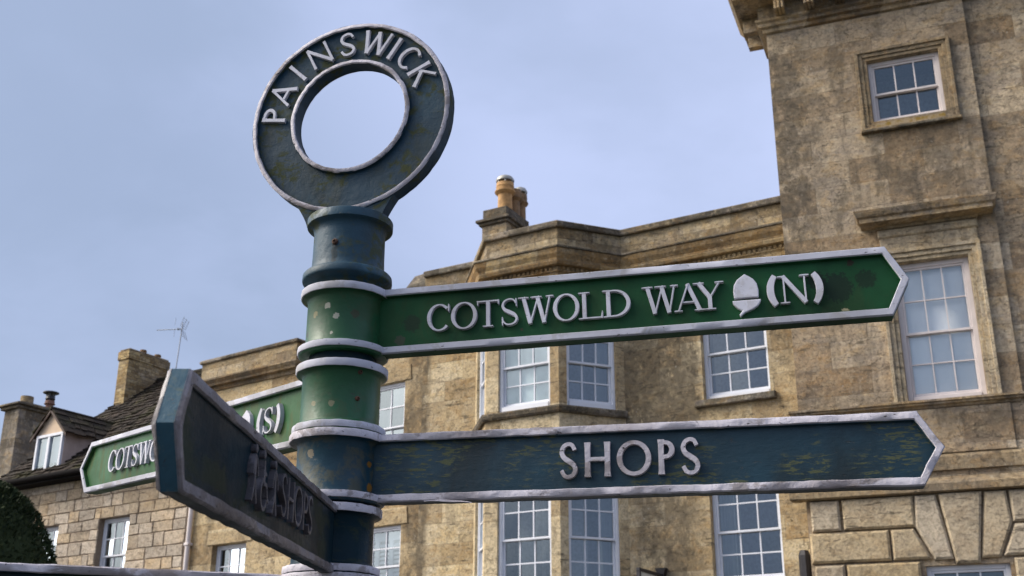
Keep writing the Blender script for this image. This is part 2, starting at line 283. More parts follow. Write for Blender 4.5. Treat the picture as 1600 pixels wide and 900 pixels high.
# ------------------------------------------------------------------ mesh builder
class MB:
    def __init__(s, M=None): s.v = []; s.f = []; s.m = []; s.M = M or Matrix(); s.slot = 0
    def add(s, verts, faces):
        b = len(s.v); s.v += [s.M @ Vector(p) for p in verts]
        for q in faces: s.f.append([b+i for i in q]); s.m.append(s.slot)
    def box(s, x0, x1, y0, y1, z0, z1, bev=0):
        if bev <= 0:
            v = [(x, y, z) for z in (z0, z1) for y in (y0, y1) for x in (x0, x1)]
            s.add(v, [(0, 2, 3, 1), (4, 5, 7, 6), (0, 1, 5, 4), (2, 6, 7, 3), (0, 4, 6, 2), (1, 3, 7, 5)]); return
        b = bev; P = []
        for z in (0, 1):
            for y in (0, 1):
                for x in (0, 1):
                    X, Y, Z = (x0, x1)[x], (y0, y1)[y], (z0, z1)[z]
                    sx, sy, sz = (b, -b)[x], (b, -b)[y], (b, -b)[z]
                    P += [(X, Y+sy, Z+sz), (X+sx, Y, Z+sz), (X+sx, Y+sy, Z)]
        i = lambda x, y, z, k: ((z*2+y)*2+x)*3+k
        F = []
        for e in (0, 1):
            a = [i(e, 0, 0, 0), i(e, 1, 0, 0), i(e, 1, 1, 0), i(e, 0, 1, 0)]; F.append(a if e else a[::-1])
            a = [i(0, e, 0, 1), i(0, e, 1, 1), i(1, e, 1, 1), i(1, e, 0, 1)]; F.append(a if e else a[::-1])
            a = [i(0, 0, e, 2), i(1, 0, e, 2), i(1, 1, e, 2), i(0, 1, e, 2)]; F.append(a if e else a[::-1])
        for a in (0, 1):
            for c in (0, 1):
                F.append([i(a, c, 0, 0), i(a, c, 1, 0), i(a, c, 1, 1), i(a, c, 0, 1)])
                F.append([i(a, 0, c, 0), i(a, 1, c, 0), i(a, 1, c, 2), i(a, 0, c, 2)])
                F.append([i(0, a, c, 1), i(1, a, c, 1), i(1, a, c, 2), i(0, a, c, 2)])
        for x in (0, 1):
            for y in (0, 1):
                for z in (0, 1): F.append([i(x, y, z, 0), i(x, y, z, 1), i(x, y, z, 2)])
        s.add(P, F)
    def lathe(s, prof, seg=48, cx=0, cy=0, cap=True):
        v = []; f = []
        for r, z in prof:
            for k in range(seg): a = 2*pi*k/seg; v.append((cx+r*cos(a), cy+r*sin(a), z))
        for j in range(len(prof)-1):
            for k in range(seg):
                k2 = (k+1) % seg; f.append((j*seg+k, j*seg+k2, (j+1)*seg+k2, (j+1)*seg+k))
        if cap: f.append(tuple(range(seg))[::-1]); f.append(tuple((len(prof)-1)*seg+k for k in range(seg)))
        s.add(v, f)
    def tube(s, a, b, r, seg=8, r2=None):
        a, b = Vector(a), Vector(b); q = (b-a).to_track_quat('Z', 'Y').to_matrix(); v = []
        for p, rr in ((a, r), (b, r if r2 is None else r2)):
            for k in range(seg): t = 2*pi*k/seg; v.append(p + q @ Vector((rr*cos(t), rr*sin(t), 0)))
        f = [(k, (k+1) % seg, seg+(k+1) % seg, seg+k) for k in range(seg)] + [tuple(range(seg))[::-1], tuple(range(seg, 2*seg))]
        s.add(v, f)
    def prism(s, poly, y0, y1, cham=0.):
        """polygon in the x-z plane from y0 (back) to y1 (front, the seen side); chamfered front edge"""
        n = len(poly); sg = 1 if y1 > y0 else -1
        v = [(x, y0, z) for x, z in poly]
        if cham:
            v += [(x, y1-sg*cham, z) for x, z in poly] + [(x, y1, z) for x, z in inset(poly, cham)]
            L = 3
        else: v += [(x, y1, z) for x, z in poly]; L = 2
        f = []
        for j in range(L-1): f += [(j*n+k, j*n+(k+1) % n, (j+1)*n+(k+1) % n, (j+1)*n+k) for k in range(n)]
        f += [tuple(range(n))[::-1], tuple((L-1)*n+k for k in range(n))]
        s.add(v, f)
    def build(s, name, mat, parent=None, smooth=False, kind=None, angle=40):
        me = bpy.data.meshes.new(name); me.from_pydata([tuple(p) for p in s.v], [], s.f); me.validate()
        for mm in (mat if isinstance(mat, (list, tuple)) else [mat]): me.materials.append(MAT[mm] if isinstance(mm, str) else mm)
        if len(me.polygons) == len(s.m): me.polygons.foreach_set('material_index', s.m)
        import bmesh
        bm = bmesh.new(); bm.from_mesh(me); bmesh.ops.recalc_face_normals(bm, faces=bm.faces); bm.to_mesh(me); bm.free()
        if smooth:
            me.polygons.foreach_set('use_smooth', [True]*len(me.polygons)); me.set_sharp_from_angle(angle=radians(angle))
        o = bpy.data.objects.new(name, me); COL.objects.link(o)
        if parent: o.parent = parent
        if kind: o['kind'] = kind
        return o

def inset(poly, d):
    n = len(poly); A = sum(poly[i][0]*poly[(i+1) % n][1]-poly[(i+1) % n][0]*poly[i][1] for i in range(n)); sg = 1 if A > 0 else -1
    out = []
    for i in range(n):
        p0, p1, p2 = Vector(poly[i-1]), Vector(poly[i]), Vector(poly[(i+1) % n])
        e1, e2 = (p1-p0).normalized(), (p2-p1).normalized()
        n1, n2 = Vector((-e1.y, e1.x))*sg, Vector((-e2.y, e2.x))*sg
        b = (n1+n2); L = max(b.length_squared/2, .35)
        out.append(tuple(p1 + b*(d/L)))
    return out

def empty(name, loc, rz=0, label=None, cat=None, group=None):
    o = bpy.data.objects.new(name, None); COL.objects.link(o); o.location = loc; o.rotation_euler = (0, 0, rz)
    o.empty_display_size = .2
    if label: o['label'] = label; o['category'] = cat
    if group: o['group'] = group
    return o
def tag(o, label, cat): o['label'] = label; o['category'] = cat; return o
def lab(o, label): o['label'] = label; return o

# ------------------------------------------------------------------ architecture helpers (x along facade, y into the building, z up)
def face_frame(p0, p1):
    """matrix of a wall face whose bottom left is p0 and bottom right p1 in plan"""
    dx, dy = p1[0]-p0[0], p1[1]-p0[1]; L = sqrt(dx*dx+dy*dy)
    return Matrix.Translation((p0[0], p0[1], 0)) @ Matrix.Rotation(math.atan2(dy, dx), 4, 'Z'), L
def wall(mb, u0, u1, v0, v1, holes=(), y=0., depth=.22):
    us = sorted({u0, u1, *[h[0] for h in holes], *[h[1] for h in holes]}); vs = sorted({v0, v1, *[h[2] for h in holes], *[h[3] for h in holes]})
    for i in range(len(us)-1):
        for j in range(len(vs)-1):
            cu, cv = (us[i]+us[i+1])/2, (vs[j]+vs[j+1])/2
            if any(h[0] < cu < h[1] and h[2] < cv < h[3] for h in holes): continue
            mb.add([(us[i], y, vs[j]), (us[i+1], y, vs[j]), (us[i+1], y, vs[j+1]), (us[i], y, vs[j+1])], [(0, 1, 2, 3)])
    for a, b, c_, d_ in holes:
        mb.add([(a, y, c_), (b, y, c_), (b, y, d_), (a, y, d_), (a, y+depth, c_), (b, y+depth, c_), (b, y+depth, d_), (a, y+depth, d_)],
               [(0, 4, 5, 1), (1, 5, 6, 2), (2, 6, 7, 3), (3, 7, 4, 0)])
def moulding(mb, path, prof):
    """sweep a profile [(projection, z)] along a plan path; outward is on the -y side of a left-to-right path"""
    n = len(path); offs = []
    for i in range(n):
        ns = []
        for a, b in ((i-1, i), (i, i+1)):
            if 0 <= a and b < n:
                dx, dy = path[b][0]-path[a][0], path[b][1]-path[a][1]; L = sqrt(dx*dx+dy*dy); ns.append(Vector((dy/L, -dx/L)))
        if len(ns) == 2: b = ns[0]+ns[1]; offs.append(b*(2/b.length_squared))
        else: offs.append(ns[0])
    k = len(prof); v = []
    for p, o in zip(path, offs):
        for pr, z in prof: v.append((p[0]+o.x*pr, p[1]+o.y*pr, z))
    f = [(i*k+j, (i+1)*k+j, (i+1)*k+(j+1) % k, i*k+(j+1) % k) for i in range(n-1) for j in range(k)]
    f += [tuple(range(k)), tuple((n-1)*k+j for j in range(k))[::-1]]
    mb.add(v, f)

def sash(root, M, u0, u1, v0, v1, y=.1, cols=3, top=2, bot=2, meet=None, mat='white', bar=.022, behind=None, fr=.05, sill=.06, name='window', seed=0):
    """a sliding sash window: box frame, two sashes with glazing bars, panes, something behind the glass"""
    rnd = random.Random(seed); meet = meet or (v0+v1)/2
    mb = MB(M); e = .004
    mb.box(u0, u0+fr, y, y+.12, v0, v1, e); mb.box(u1-fr, u1, y, y+.12, v0, v1, e)
    mb.box(u0+fr, u1-fr, y, y+.12, v1-fr, v1, e); mb.box(u0+fr, u1-fr, y-.02, y+.12, v0, v0+sill, e)
    gl = MB(M)
    def one(a, b, c_, d_, yy, rows, lowrail, toprail):
        st = .034
        mb.box(a, a+st, yy, yy+.04, c_, d_, e); mb.box(b-st, b, yy, yy+.04, c_, d_, e)
        mb.box(a+st, b-st, yy, yy+.04, c_, c_+lowrail, e); mb.box(a+st, b-st, yy, yy+.04, d_-toprail, d_, e)
        A, B, C, D = a+st, b-st, c_+lowrail, d_-toprail
        for k in range(1, cols):
            x = A+(B-A)*k/cols; mb.box(x-bar/2, x+bar/2, yy+.004, yy+.036, C, D)
        for k in range(1, rows):
            z = C+(D-C)*k/rows
            for q in range(cols):
                xa = A+(B-A)*q/cols+(bar/2 if q else 0); xb = A+(B-A)*(q+1)/cols-(bar/2 if q < cols-1 else 0)
                mb.box(xa, xb, yy+.004, yy+.036, z-bar/2, z+bar/2)
        for q in range(cols):
            for r in range(rows):
                xa, xb = A+(B-A)*q/cols+bar/2-.002, A+(B-A)*(q+1)/cols-bar/2+.002
                za, zb = C+(D-C)*r/rows+bar/2-.002, C+(D-C)*(r+1)/rows-bar/2+.002
                t1, t2 = rnd.uniform(-.004, .004), rnd.uniform(-.004, .004)          # old panes sit at slightly different angles
                gl.add([(xa, yy+.02+t1, za), (xb, yy+.02-t1, za+0), (xb, yy+.02-t1+t2, zb), (xa, yy+.02+t1+t2, zb)], [(0, 1, 2, 3)])
    one(u0+fr, u1-fr, meet-.018, v1-fr, y+.02, top, .036, .034)
    one(u0+fr, u1-fr, v0+sill, meet+.018, y+.064, bot, .06, .036)
    o = mb.build(name, mat, root)
    gl.build('pane', 'glass_clear' if behind in ('blind', 'net') else 'glass', o)
    room = MB(M); room.box(u0-.15, u1+.15, y+.9, y+.95, v0-.2, v1+.15); room.build('room_wall', 'room', o)
    if behind in ('blind', 'net'):
        b = MB(M); b.box(u0+.03, u1-.03, y+.125, y+.133, v0+.02, v1-.02); b.build('blind' if behind == 'blind' else 'net_curtain', behind, o)
    elif behind == 'curtain' or behind == 'curtain_right' or behind == 'curtain_both':
        W = u1-u0
        spans = {'curtain': [(u0, u0+.33*W)], 'curtain_right': [(u1-.25*W, u1)], 'curtain_both': [(u0, u0+.22*W), (u1-.2*W, u1)]}[behind]
        for a, b_ in spans:
            c_ = MB(M); n = 36; vv = []
            for k in range(n+1):
                x = a+(b_-a)*k/n; yy = y+.26+.03*sin(k*1.15)+.012*sin(k*2.7+1)
                vv += [(x, yy, v0), (x, yy, v1)]
            c_.add(vv, [(2*k, 2*k+2, 2*k+3, 2*k+1) for k in range(n)]); c_.build('curtain', 'curtain', o, smooth=True)
    elif behind == 'shutter':
        for k in range(cols):
            a = u0+.06+(u1-u0-.12)*k/cols; b_ = a+(u1-u0-.12)/cols
            s_ = MB(M); s_.box(a, a+.045, y+.16, y+.19, v0, v1); s_.box(b_-.045, b_, y+.16, y+.19, v0, v1); s_.box(a+.045, b_-.045, y+.16, y+.19, v1-.22, v1-.08); s_.box(a+.045, b_-.045, y+.16, y+.19, meet-.06, meet+.02)
            z = v0+.06
            while z < v1-.26:
                s_.add([(a+.045, y+.165, z), (b_-.045, y+.165, z), (b_-.045, y+.195, z+.045), (a+.045, y+.195, z+.045)], [(0, 1, 2, 3)])
                s_.add([(a+.045, y+.165, z), (b_-.045, y+.165, z), (b_-.045, y+.17, z-.008), (a+.045, y+.17, z-.008)], [(0, 1, 2, 3)]); z += .075
            s_.build('shutter', 'shutter', o)
    return o

def body(mb, u0, u1, y0, y1, z0, z1):
    """sides, back of a house; front comes from wall()"""
    mb.add([(u0, y0, z0), (u0, y1, z0), (u1, y1, z0), (u1, y0, z0), (u0, y0, z1), (u0, y1, z1), (u1, y1, z1), (u1, y0, z1)], [(0, 4, 5, 1), (1, 5, 6, 2), (2, 6, 7, 3), (0, 1, 2, 3)])
def pot(parent, M, x, y, z, h, r, mat='pot', cowl=False, cowl_mat='cowl', rings=True):
    p = MB(M)
    prof = [(r*.80, z), (r*.76, z+h*.5), (r*.78, z+h*.56), (r*.95, z+h*.6), (r*1.12, z+h*.66), (r*1.12, z+h*.70), (r*.98, z+h*.72), (r*.96, z+h*.85), (r*.99, z+h*.87), (r*.96, z+h*.89), (r*.95, z+h), (r*.7, z+h), (r*.68, z+h*.8)]
    p.lathe(prof, 28, x, y); o = p.build('chimney_pot', mat, parent, True, angle=35)
    if cowl:
        c_ = MB(M)
        for k in range(6):
            a = 2*pi*k/6; c_.tube((x+r*.8*cos(a), y+r*.8*sin(a), z+h*.98), (x+r*.8*cos(a), y+r*.8*sin(a), z+h*1.12), r*.12, 6)
        c_.lathe([(r*.98, z+h*1.08), (r*1.0, z+h*1.14), (r*.8, z+h*1.24), (r*.4, z+h*1.30), (.004, z+h*1.31)], 24, x, y); c_.build('cowl', cowl_mat, o, True)
    return o

class Facade:
    def __init__(s, x, y, yaw): s.o = Vector((x, y, 0)); s.th = radians(90-yaw); s.X = Vector((cos(s.th), sin(s.th), 0)); s.Y = Vector((-sin(s.th), cos(s.th), 0))
    def at(s, u, y, z): return s.o+s.X*u+s.Y*y+Vector((0, 0, z))
FT = Facade(4.24142, 17., 110.94)
FW = Facade(4.34864, 17.28019, 119.6)
FG = Facade(-1.54200, 20.79905, 125.0)
FL = Facade(-6.57487, 24.32310, 123.3)

# ------------------------------------------------------------------ ground
g = MB(); g.add([(-600, -600, 0), (600, -600, 0), (600, 600, 0), (-600, 600, 0)], [(0, 1, 2, 3)]); g.build('ground', 'ground', kind='structure')
def strip(name, mat, off0, off1, z0, z1):
    """street surfaces follow the bent line of the facades"""
    mb = MB(); line = []
    for off in (off0, off1):
        a = FT.at(14, -off, 0); b = FT.at(0, -off-.3, 0); c_ = FW.at(-6.8, -off, 0); d_ = FL.at(-26, -off, 0); line.append((a, b, c_, d_))
    for k in range(3):
        q = [line[0][k], line[0][k+1], line[1][k+1], line[1][k]]
        mb.add([(p.x, p.y, z1) for p in q]+[(p.x, p.y, z0) for p in q], [(0, 1, 2, 3), (0, 4, 5, 1), (1, 5, 6, 2), (2, 6, 7, 3), (3, 7, 4, 0), (7, 6, 5, 4)])
    mb.build(name, mat, kind='structure')
strip('road', 'asphalt', 2.6, 9.5, -.05, .008)
strip('pavement', 'paving', -.5, 2.45, -.05, .125)
strip('kerb', 'kerb', 2.45, 2.6, -.05, .13)
strip('footpath', 'asphalt', 9.65, 21, -.05, .12)
strip('kerb', 'kerb', 9.5, 9.65, -.05, .125)

# ------------------------------------------------------------------ tall corner house on the right
R = empty('tall_stone_house', FT.o, FT.th, 'tall weathered limestone house on the right with bracketed cornice and rusticated ground floor', 'house')
I4 = Matrix()
H1, H2, H3 = (1.54, 2.62, 10.66, 11.75), (1.56, 2.625, 6.1, 8.25), (1.53, 2.6, 1.9, 3.81)
mb = MB()
wall(mb, 0, 3.08, 0, 13.0, [H1, H2, H3], 0, .16)
mb.add([(3.08, 0, 0), (3.08, .09, 0), (3.08, .09, 13), (3.08, 0, 13)], [(0, 1, 2, 3)])
wall(mb, 3.08, 9, 0, 13.0, [], .09)
body(mb, 0, 9, .0, 8, 0, 13.0)
mb.build('wall', 'tower', R)
sash(R, I4, *H1, y=.07, top=1, bot=1, meet=11.18, mat='pinkwhite', fr=.06, sill=.05, seed=1)
sash(R, I4, *H2, y=.08, top=2, bot=2, meet=7.16, mat='pinkwhite', behind='blind', fr=.07, sill=.10, bar=.018, seed=2)
sash(R, I4, *H3, y=.08, top=2, bot=2, mat='white', fr=.06, seed=3)
def architrave(name, h, w_, prj, sill=0, mat='tower_trim'):
    a, b, c_, d_ = h; mb = MB()
    def fr(o, i, y0, y1):
        out_ = [(a-o, c_-(o if sill else 0)), (b+o, c_-(o if sill else 0)), (b+o, d_+o), (a-o, d_+o)]; inn = [(a-i, c_-(i if sill else 0)), (b+i, c_-(i if sill else 0)), (b+i, d_+i), (a-i, d_+i)]
        ks = range(4) if sill else (1, 2, 3)
        for k in ks:
            q = [out_[k], out_[(k+1) % 4], inn[(k+1) % 4], inn[k]]
            mb.prism(q, y0, y1, .006)
    fr(w_, w_*.38, .01, -prj); fr(w_*.38, 0.004, .01, -prj*.55); fr(w_+.02, w_*.8, .01, -prj-.03)
    return mb.build(name, mat, R)
architrave('architrave', H1, .16, .05, 1)
mb = MB(); mb.prism([(1.34, 10.46), (2.83, 10.46), (2.83, 10.505), (1.34, 10.505)], .01, -.10, .008); mb.build('sill', 'coping', R)
mb = MB(); mb.add([(1.56, -.055, 10.60), (2.60, -.055, 10.60), (2.60, .07, 10.665), (1.56, .07, 10.665), (1.56, -.055, 10.52), (2.60, -.055, 10.52), (2.6, .07, 10.52), (1.56, .07, 10.52)], [(0, 1, 2, 3), (0, 4, 5, 1), (0, 3, 7, 4), (1, 5, 6, 2)])
m_, n_, b_ = new_mat('lichened_sill'); co_ = obj_co(n_)
n_.put(b_.inputs['Base Color'], n_.mix(n_.step(n_.noise(co_, 9, 5, .7), .42, .6), (.30, .23, .14), (.22, .14, .025))); b_.inputs['Roughness'].default_value = .95; MAT['lichen_sill'] = m_
mb.build('sill', 'lichen_sill', R)
architrave('architrave', H2, .17, .07)
mb = MB(); mb.prism([(1.42, 8.44), (2.80, 8.44), (2.80, 8.86), (1.42, 8.86)], .01, -.05, .01)
mb.prism([(1.40, 8.66), (2.82, 8.66), (2.82, 8.79), (1.40, 8.79)], .01, -.085, .02); mb.build('frieze', 'tower_trim', R)
mb = MB(); moulding(mb, [(1.44, .02), (1.44, -.03), (2.78, -.03), (2.78, .02)],
                    [(0, 8.80), (.05, 8.80), (.06, 8.835), (.27, 8.85), (.27, 8.915), (.305, 8.935), (.335, 9.0), (.335, 9.03), (0, 9.15)])
mb.build('hood_mould', 'tower_dark', R)
def string(name, u0, u1, prof, mat, y=0):
    mb = MB(); moulding(mb, [(u0, y+.05), (u0, y), (u1, y), (u1, y+.05)], prof); return mb.build(name, mat, R)
string('sill_course', 0., 3.0, [(0, 5.99), (.04, 5.99), (.05, 6.02), (.10, 6.035), (.10, 6.06), (.13, 6.07), (.13, 6.10), (0, 6.125)], 'tower_dark')
string('sill_course', 3.085, 9, [(0, 5.99), (.04, 5.99), (.05, 6.02), (.10, 6.035), (.10, 6.06), (.13, 6.07), (.13, 6.10), (0, 6.125)], 'tower_dark', .09)
mb = MB(); mb.prism([(1.35, 5.34), (2.90, 5.34), (2.90, 5.985), (1.35, 5.985)], .01, -.035, .008); mb.build('pedestal', 'tower', R)
string('plinth_course', 1.30, 2.95, [(0, 5.10), (.05, 5.10), (.05, 5.28), (.03, 5.32), (0, 5.335)], 'tower_trim')
string('plinth_course', 3.085, 9, [(0, 5.10), (.03, 5.10), (.03, 5.28), (.02, 5.32), (0, 5.335)], 'tower_trim', .09)
string('string_course', -.06, 9, [(0, 4.78), (.13, 4.79), (.15, 4.80), (.15, 4.90), (.11, 4.93), (0, 5.02)], 'tower_trim')
# rusticated ground floor: separately dressed blocks with sunk joints
rb = MB()
def block(poly, p=.08, c_=.03): rb.prism(poly, .004, -p, c_)
def rect(a, b, z0, z1): block([(a, z0), (b, z0), (b, z1), (a, z1)])
rect(.06, .46, 4.34, 4.765); rect(.50, 1.46, 4.34, 4.765)
rect(0.02, 1.095, 3.90, 4.315); block([(1.125, 3.90), (1.62, 3.90), (1.43, 4.315), (1.125, 4.315)])
block([(1.49, 4.765), (1.765, 4.765), (1.905, 3.885), (1.66, 3.885), (1.455, 4.34)])
block([(1.80, 4.77), (2.365, 4.77), (2.235, 3.82), (1.93, 3.82)], .10)
block([(2.40, 4.765), (2.67, 4.765), (2.70, 4.34), (2.50, 3.885), (2.26, 3.885)])
rect(2.71, 3.6, 4.34, 4.765); block([(2.54, 3.90), (3.02, 3.90), (3.02, 4.315), (2.73, 4.315)]); rect(3.05, 4.1, 3.90, 4.315)
rect(3.64, 4.6, 4.34, 4.765); rect(.05, .46, 3.45, 3.865); rect(.49, 1.46, 3.45, 3.865); rect(2.66, 3.1, 3.45, 3.865); rect(3.13, 4.2, 3.45, 3.865)
z = 3.0
for r_ in range(7):
    a, b = (.02, 1.0) if r_ % 2 == 0 else (.05, .5)
    rect(a, b, z, z+.415); rect(b+.03, 1.46, z, z+.415); rect(2.66, 3.3, z, z+.415); rect(3.33, 4.3, z, z+.415); z -= .445
rb.build('rusticated_blocks', 'rustic', R)
# crowning cornice with brackets, returned a metre along the side
cp = [(0, 1.05), (0, 0), (9, 0)]
mb = MB()
moulding(mb, cp, [(0, 12.60), (.05, 12.62), (.06, 12.68), (.11, 12.70), (.11, 12.76), (.15, 12.79), (.15, 12.83), (0, 12.83)])
moulding(mb, cp, [(0, 12.831), (.10, 12.831), (.10, 13.10), (0, 13.10)])
moulding(mb, cp, [(0, 13.101), (.46, 13.101), (.46, 13.22), (.50, 13.24), (.50, 13.28), (.58, 13.38), (.58, 13.42), (0, 13.48)])
for u in [.28+.48*k for k in range(18)]:
    for du in (-.075, -.02, .035):
        mb.prism([(u+du, 12.835), (u+du+.045, 12.835), (u+du+.045, 13.098), (u+du, 13.098)], -.09, -.40 if du == -.02 else -.385, .01)
for yv in (.25, .73):
    mb.box(-.40, -.09, yv-.07, yv+.07, 12.84, 13.098)
mb.build('cornice', 'tower_dark', R)
mb = MB(); mb.box(.05, 8.95, .1, 7.9, 13.0, 13.3); mb.build('roof', 'lead', R)

# ------------------------------------------------------------------ bay fronted house in the middle
R = empty('bay_fronted_house', FW.o, FW.th, 'honey coloured stone house with canted bay windows and plain parapet, left of the tall house', 'house')
D_, A_, B_, C_ = (-5.73, 0), (-4.98, -.9), (-3.62, -.9), (-2.87, 0)
Hu, Hl = (-1.52, -.435, 6.565, 8.2), (-1.52, -.435, 3.72, 5.42)
mb = MB()
wall(mb, -6.86, -5.73, 0, 9.2, [], 0); wall(mb, -2.87, .2, 0, 9.2, [Hu, Hl], 0, .2)
body(mb, -6.86, .2, 0, 8, 0, 9.2); mb.build('wall', 'wing', R)
for h, sd in ((Hu, 11), (Hl, 12)): sash(R, I4, *h, y=.12, meet=(7.35 if h is Hu else 4.515), behind=('curtain' if h is Hl else None), sill=.09, seed=sd)
for h in (Hu, Hl):
    mb = MB(); mb.prism([(h[0]-.13, h[2]-.115), (h[1]+.09, h[2]-.115), (h[1]+.09, h[2]-.005), (h[0]-.13, h[2]-.005)], .12, -.09, .015); mb.build('sill', 'coping', R)
# canted bay, two storeys of windows
mb = MB()
for nm, (p, q, rng) in {'l': (D_, A_, (.16, 1.02)), 'f': (A_, B_, (.235, 1.20)), 'r': (B_, C_, (.14, 1.02))}.items():
    M, L = face_frame(p, q); mb.M = M
    hu, hl = (rng[0], rng[1], 6.56, 8.2), (rng[0], rng[1], 3.62, 5.42)
    wall(mb, 0, L, 0, 9.2, [hu, hl], 0, .12)
    for h, sd, bh in ((hu, 21, {'l': None, 'f': 'net', 'r': 'curtain_right'}[nm]), (hl, 25, {'l': None, 'f': None, 'r': 'curtain_right'}[nm])):
        sash(R, M, *h, y=.05, meet=(7.33 if h is hu else 4.50), behind=bh, sill=.10, seed=sd+ord(nm))
bayo = mb.build('bay', 'bay', R)
bp = [D_, A_, B_, C_]
mb = MB()
for z0, z1 in ((6.44, 6.555), (3.5, 3.615)):
    mb = MB(); moulding(mb, bp, [(-.06, z0), (.05, z0), (.075, z0+.03), (.085, z1-.03), (.07, z1), (-.06, z1)]); mb.build('sill', 'coping', bayo)
full = [(-6.86, 0), *bp, (.2, 0)]
mb = MB()
moulding(mb, full, [(0, 8.74), (.03, 8.74), (.04, 8.82), (.07, 8.84), (.07, 8.86), (0, 8.86)])
moulding(mb, full, [(0, 8.93), (.15, 8.935), (.17, 8.98), (.17, 9.03), (.22, 9.10), (.24, 9.16), (.24, 9.185), (0, 9.186)])
moulding(mb, full, [(0, 8.861), (.05, 8.861), (.05, 8.929), (0, 8.929)])
for k in range(len(full)-1):
    M, L = face_frame(full[k], full[k+1]); mb.M = M; u = .05
    while u < L-.04: mb.box(u, u+.045, -.075, -.045, 8.866, 8.922); u += .085
mb.M = Matrix(); mb.build('cornice', 'cornice', R)
mb = MB(); moulding(mb, full, [(.03, 9.188), (.262, 9.188), (.268, 9.205), (.262, 9.222), (.03, 9.250)]); mb.build('cornice_ledge', 'coping', R)  # dark strip: weathered ledge top, its colour also painting the shadow line
mb = MB(); moulding(mb, full, [(-.25, 9.221), (.02, 9.221), (.02, 9.64), (-.25, 9.64)]); mb.build('parapet', 'parapet', R)
mb = MB(); moulding(mb, full, [(-.30, 9.641), (.075, 9.641), (.085, 9.66), (.085, 9.735), (.06, 9.758), (-.30, 9.765)]); mb.build('coping', 'coping', R)
mb = MB(); mb.box(-6.8, .15, .3, 7.9, 9.0, 9.25); mb.build('roof', 'lead', R)
def stack(root, name, u0, u1, y0, y1, z0, z1, cap, mat, capmat, up=.25):
    """chimney stack with a projecting cap course"""
    mb = MB(); mb.box(u0, u1, y0, y1, z0, z1, .01)
    c = mb.build(name, mat, root)
    ring = [(u0, y1), (u0, y0), (u1, y0), (u1, y1), (u0, y1)]
    mb = MB(); mb.box(u0+.01, u1-.01, y0+.01, y1-.01, z1, z1+up, .012); mb.build('chimney_top', capmat, c)
    mb = MB(); P = [(u0-cap, u1+cap, y0-cap, y1+cap)]
    mb.box(u0-cap*.5, u1+cap*.5, y0-cap*.5, y1+cap*.5, z1-.14, z1-.075, .008); mb.box(u0-cap, u1+cap, y0-cap, y1+cap, z1-.074, z1-.01, .01); mb.build('cap_course', capmat, c)
    return c
CH = (-7.51, -6.89, 3.08, 4.12, 12.16)
c = stack(R, 'chimney', CH[0], CH[1], CH[2], CH[3], 8.6, CH[4], .11, 'stack', 'coping')
for k, (yy, hh, rr, mt, cw) in enumerate(((3.30, .64, .205, 'pot', True), (3.68, .62, .185, 'pot_brown', False), (3.98, .64, .165, 'pot_brown', True))):
    pot(c, I4, -7.06, yy, CH[4]+.24, hh, rr, mt, cw)

# ------------------------------------------------------------------ parapeted house behind the post
R = empty('parapeted_house', FG.o, FG.th, 'ochre stone house with plain parapet and shuttered windows, behind the signpost', 'house')
G1, G2, G3, G4 = (-1.62, -.52, 6.1, 7.78), (-1.62, -.50, 3.55, 5.13), (-5.39, -4.42, 3.6, 5.16), (-5.39, -4.42, 6.1, 7.78)
mb = MB(); wall(mb, -6.17, 0, 0, 8.5, [G1, G2, G3, G4], 0, .2); body(mb, -6.17, 0, 0, 8, 0, 8.5); mb.build('wall', 'house', R)
sash(R, I4, *G1, y=.06, meet=6.95, seed=31); sash(R, I4, *G2, y=.06, meet=4.42, behind='shutter', seed=32)
sash(R, I4, *G3, y=.13, meet=4.4, behind='shutter', seed=33); sash(R, I4, *G4, y=.13, meet=6.95, seed=34)
for h in (G1, G2, G3, G4):
    mb = MB(); mb.prism([(h[0]-.16, h[3]+.005), (h[1]+.16, h[3]+.005), (h[1]+.13, h[3]+.3), (h[0]-.13, h[3]+.3)], .01, -.022, .006); mb.build('lintel', 'bay', R)
    mb = MB(); mb.prism([(h[0]-.08, h[2]-.10), (h[1]+.08, h[2]-.10), (h[1]+.08, h[2]-.004), (h[0]-.08, h[2]-.004)], .06, -.06, .01); mb.build('sill', 'coping', R)
gp = [(-6.17, 1.2), (-6.17, 0), (-3.42, 0), (-3.42, .22), (0, .22)]
mb = MB(); moulding(mb, gp, [(0, 8.40), (.03, 8.40), (.05, 8.47), (.13, 8.49), (.14, 8.53), (.2, 8.60), (.2, 8.63), (0, 8.66)]); mb.build('cornice', 'tower_dark', R)
mb = MB(); moulding(mb, gp, [(-.25, 8.5), (.03, 8.5), (.03, 9.05), (-.25, 9.05)]); mb.build('parapet', 'parapet', R)
mb = MB(); moulding(mb, gp, [(-.3, 9.051), (.06, 9.051), (.075, 9.07), (.075, 9.11), (.05, 9.135), (-.3, 9.135)]); mb.build('coping', 'coping', R)
mb = MB(); mb.box(-6.1, -.05, .5, 7.9, 8.45, 8.75); mb.build('roof', 'lead', R)
mb = MB(); mb.box(-.93, -.36, .6, 2.4, 8.6, 9.86, .01); c = mb.build('chimney', 'stack', R)
mb = MB(); mb.add([(-1.02, .5, 9.78), (-.28, .5, 9.78), (-.28, 2.5, 9.78), (-1.02, 2.5, 9.78), (-1.02, .5, 9.87), (-.28, .5, 9.87), (-.28, 2.5, 9.87), (-1.02, 2.5, 9.87), (-.90, .62, 10.13), (-.44, .62, 10.15), (-.44, 2.4, 10.1), (-.9, 2.4, 10.1)],
             [(0, 1, 2, 3), (0, 1, 5, 4), (1, 2, 6, 5), (2, 3, 7, 6), (3, 0, 4, 7), (4, 5, 9, 8), (5, 6, 10, 9), (6, 7, 11, 10), (7, 4, 8, 11), (8, 9, 10, 11)])
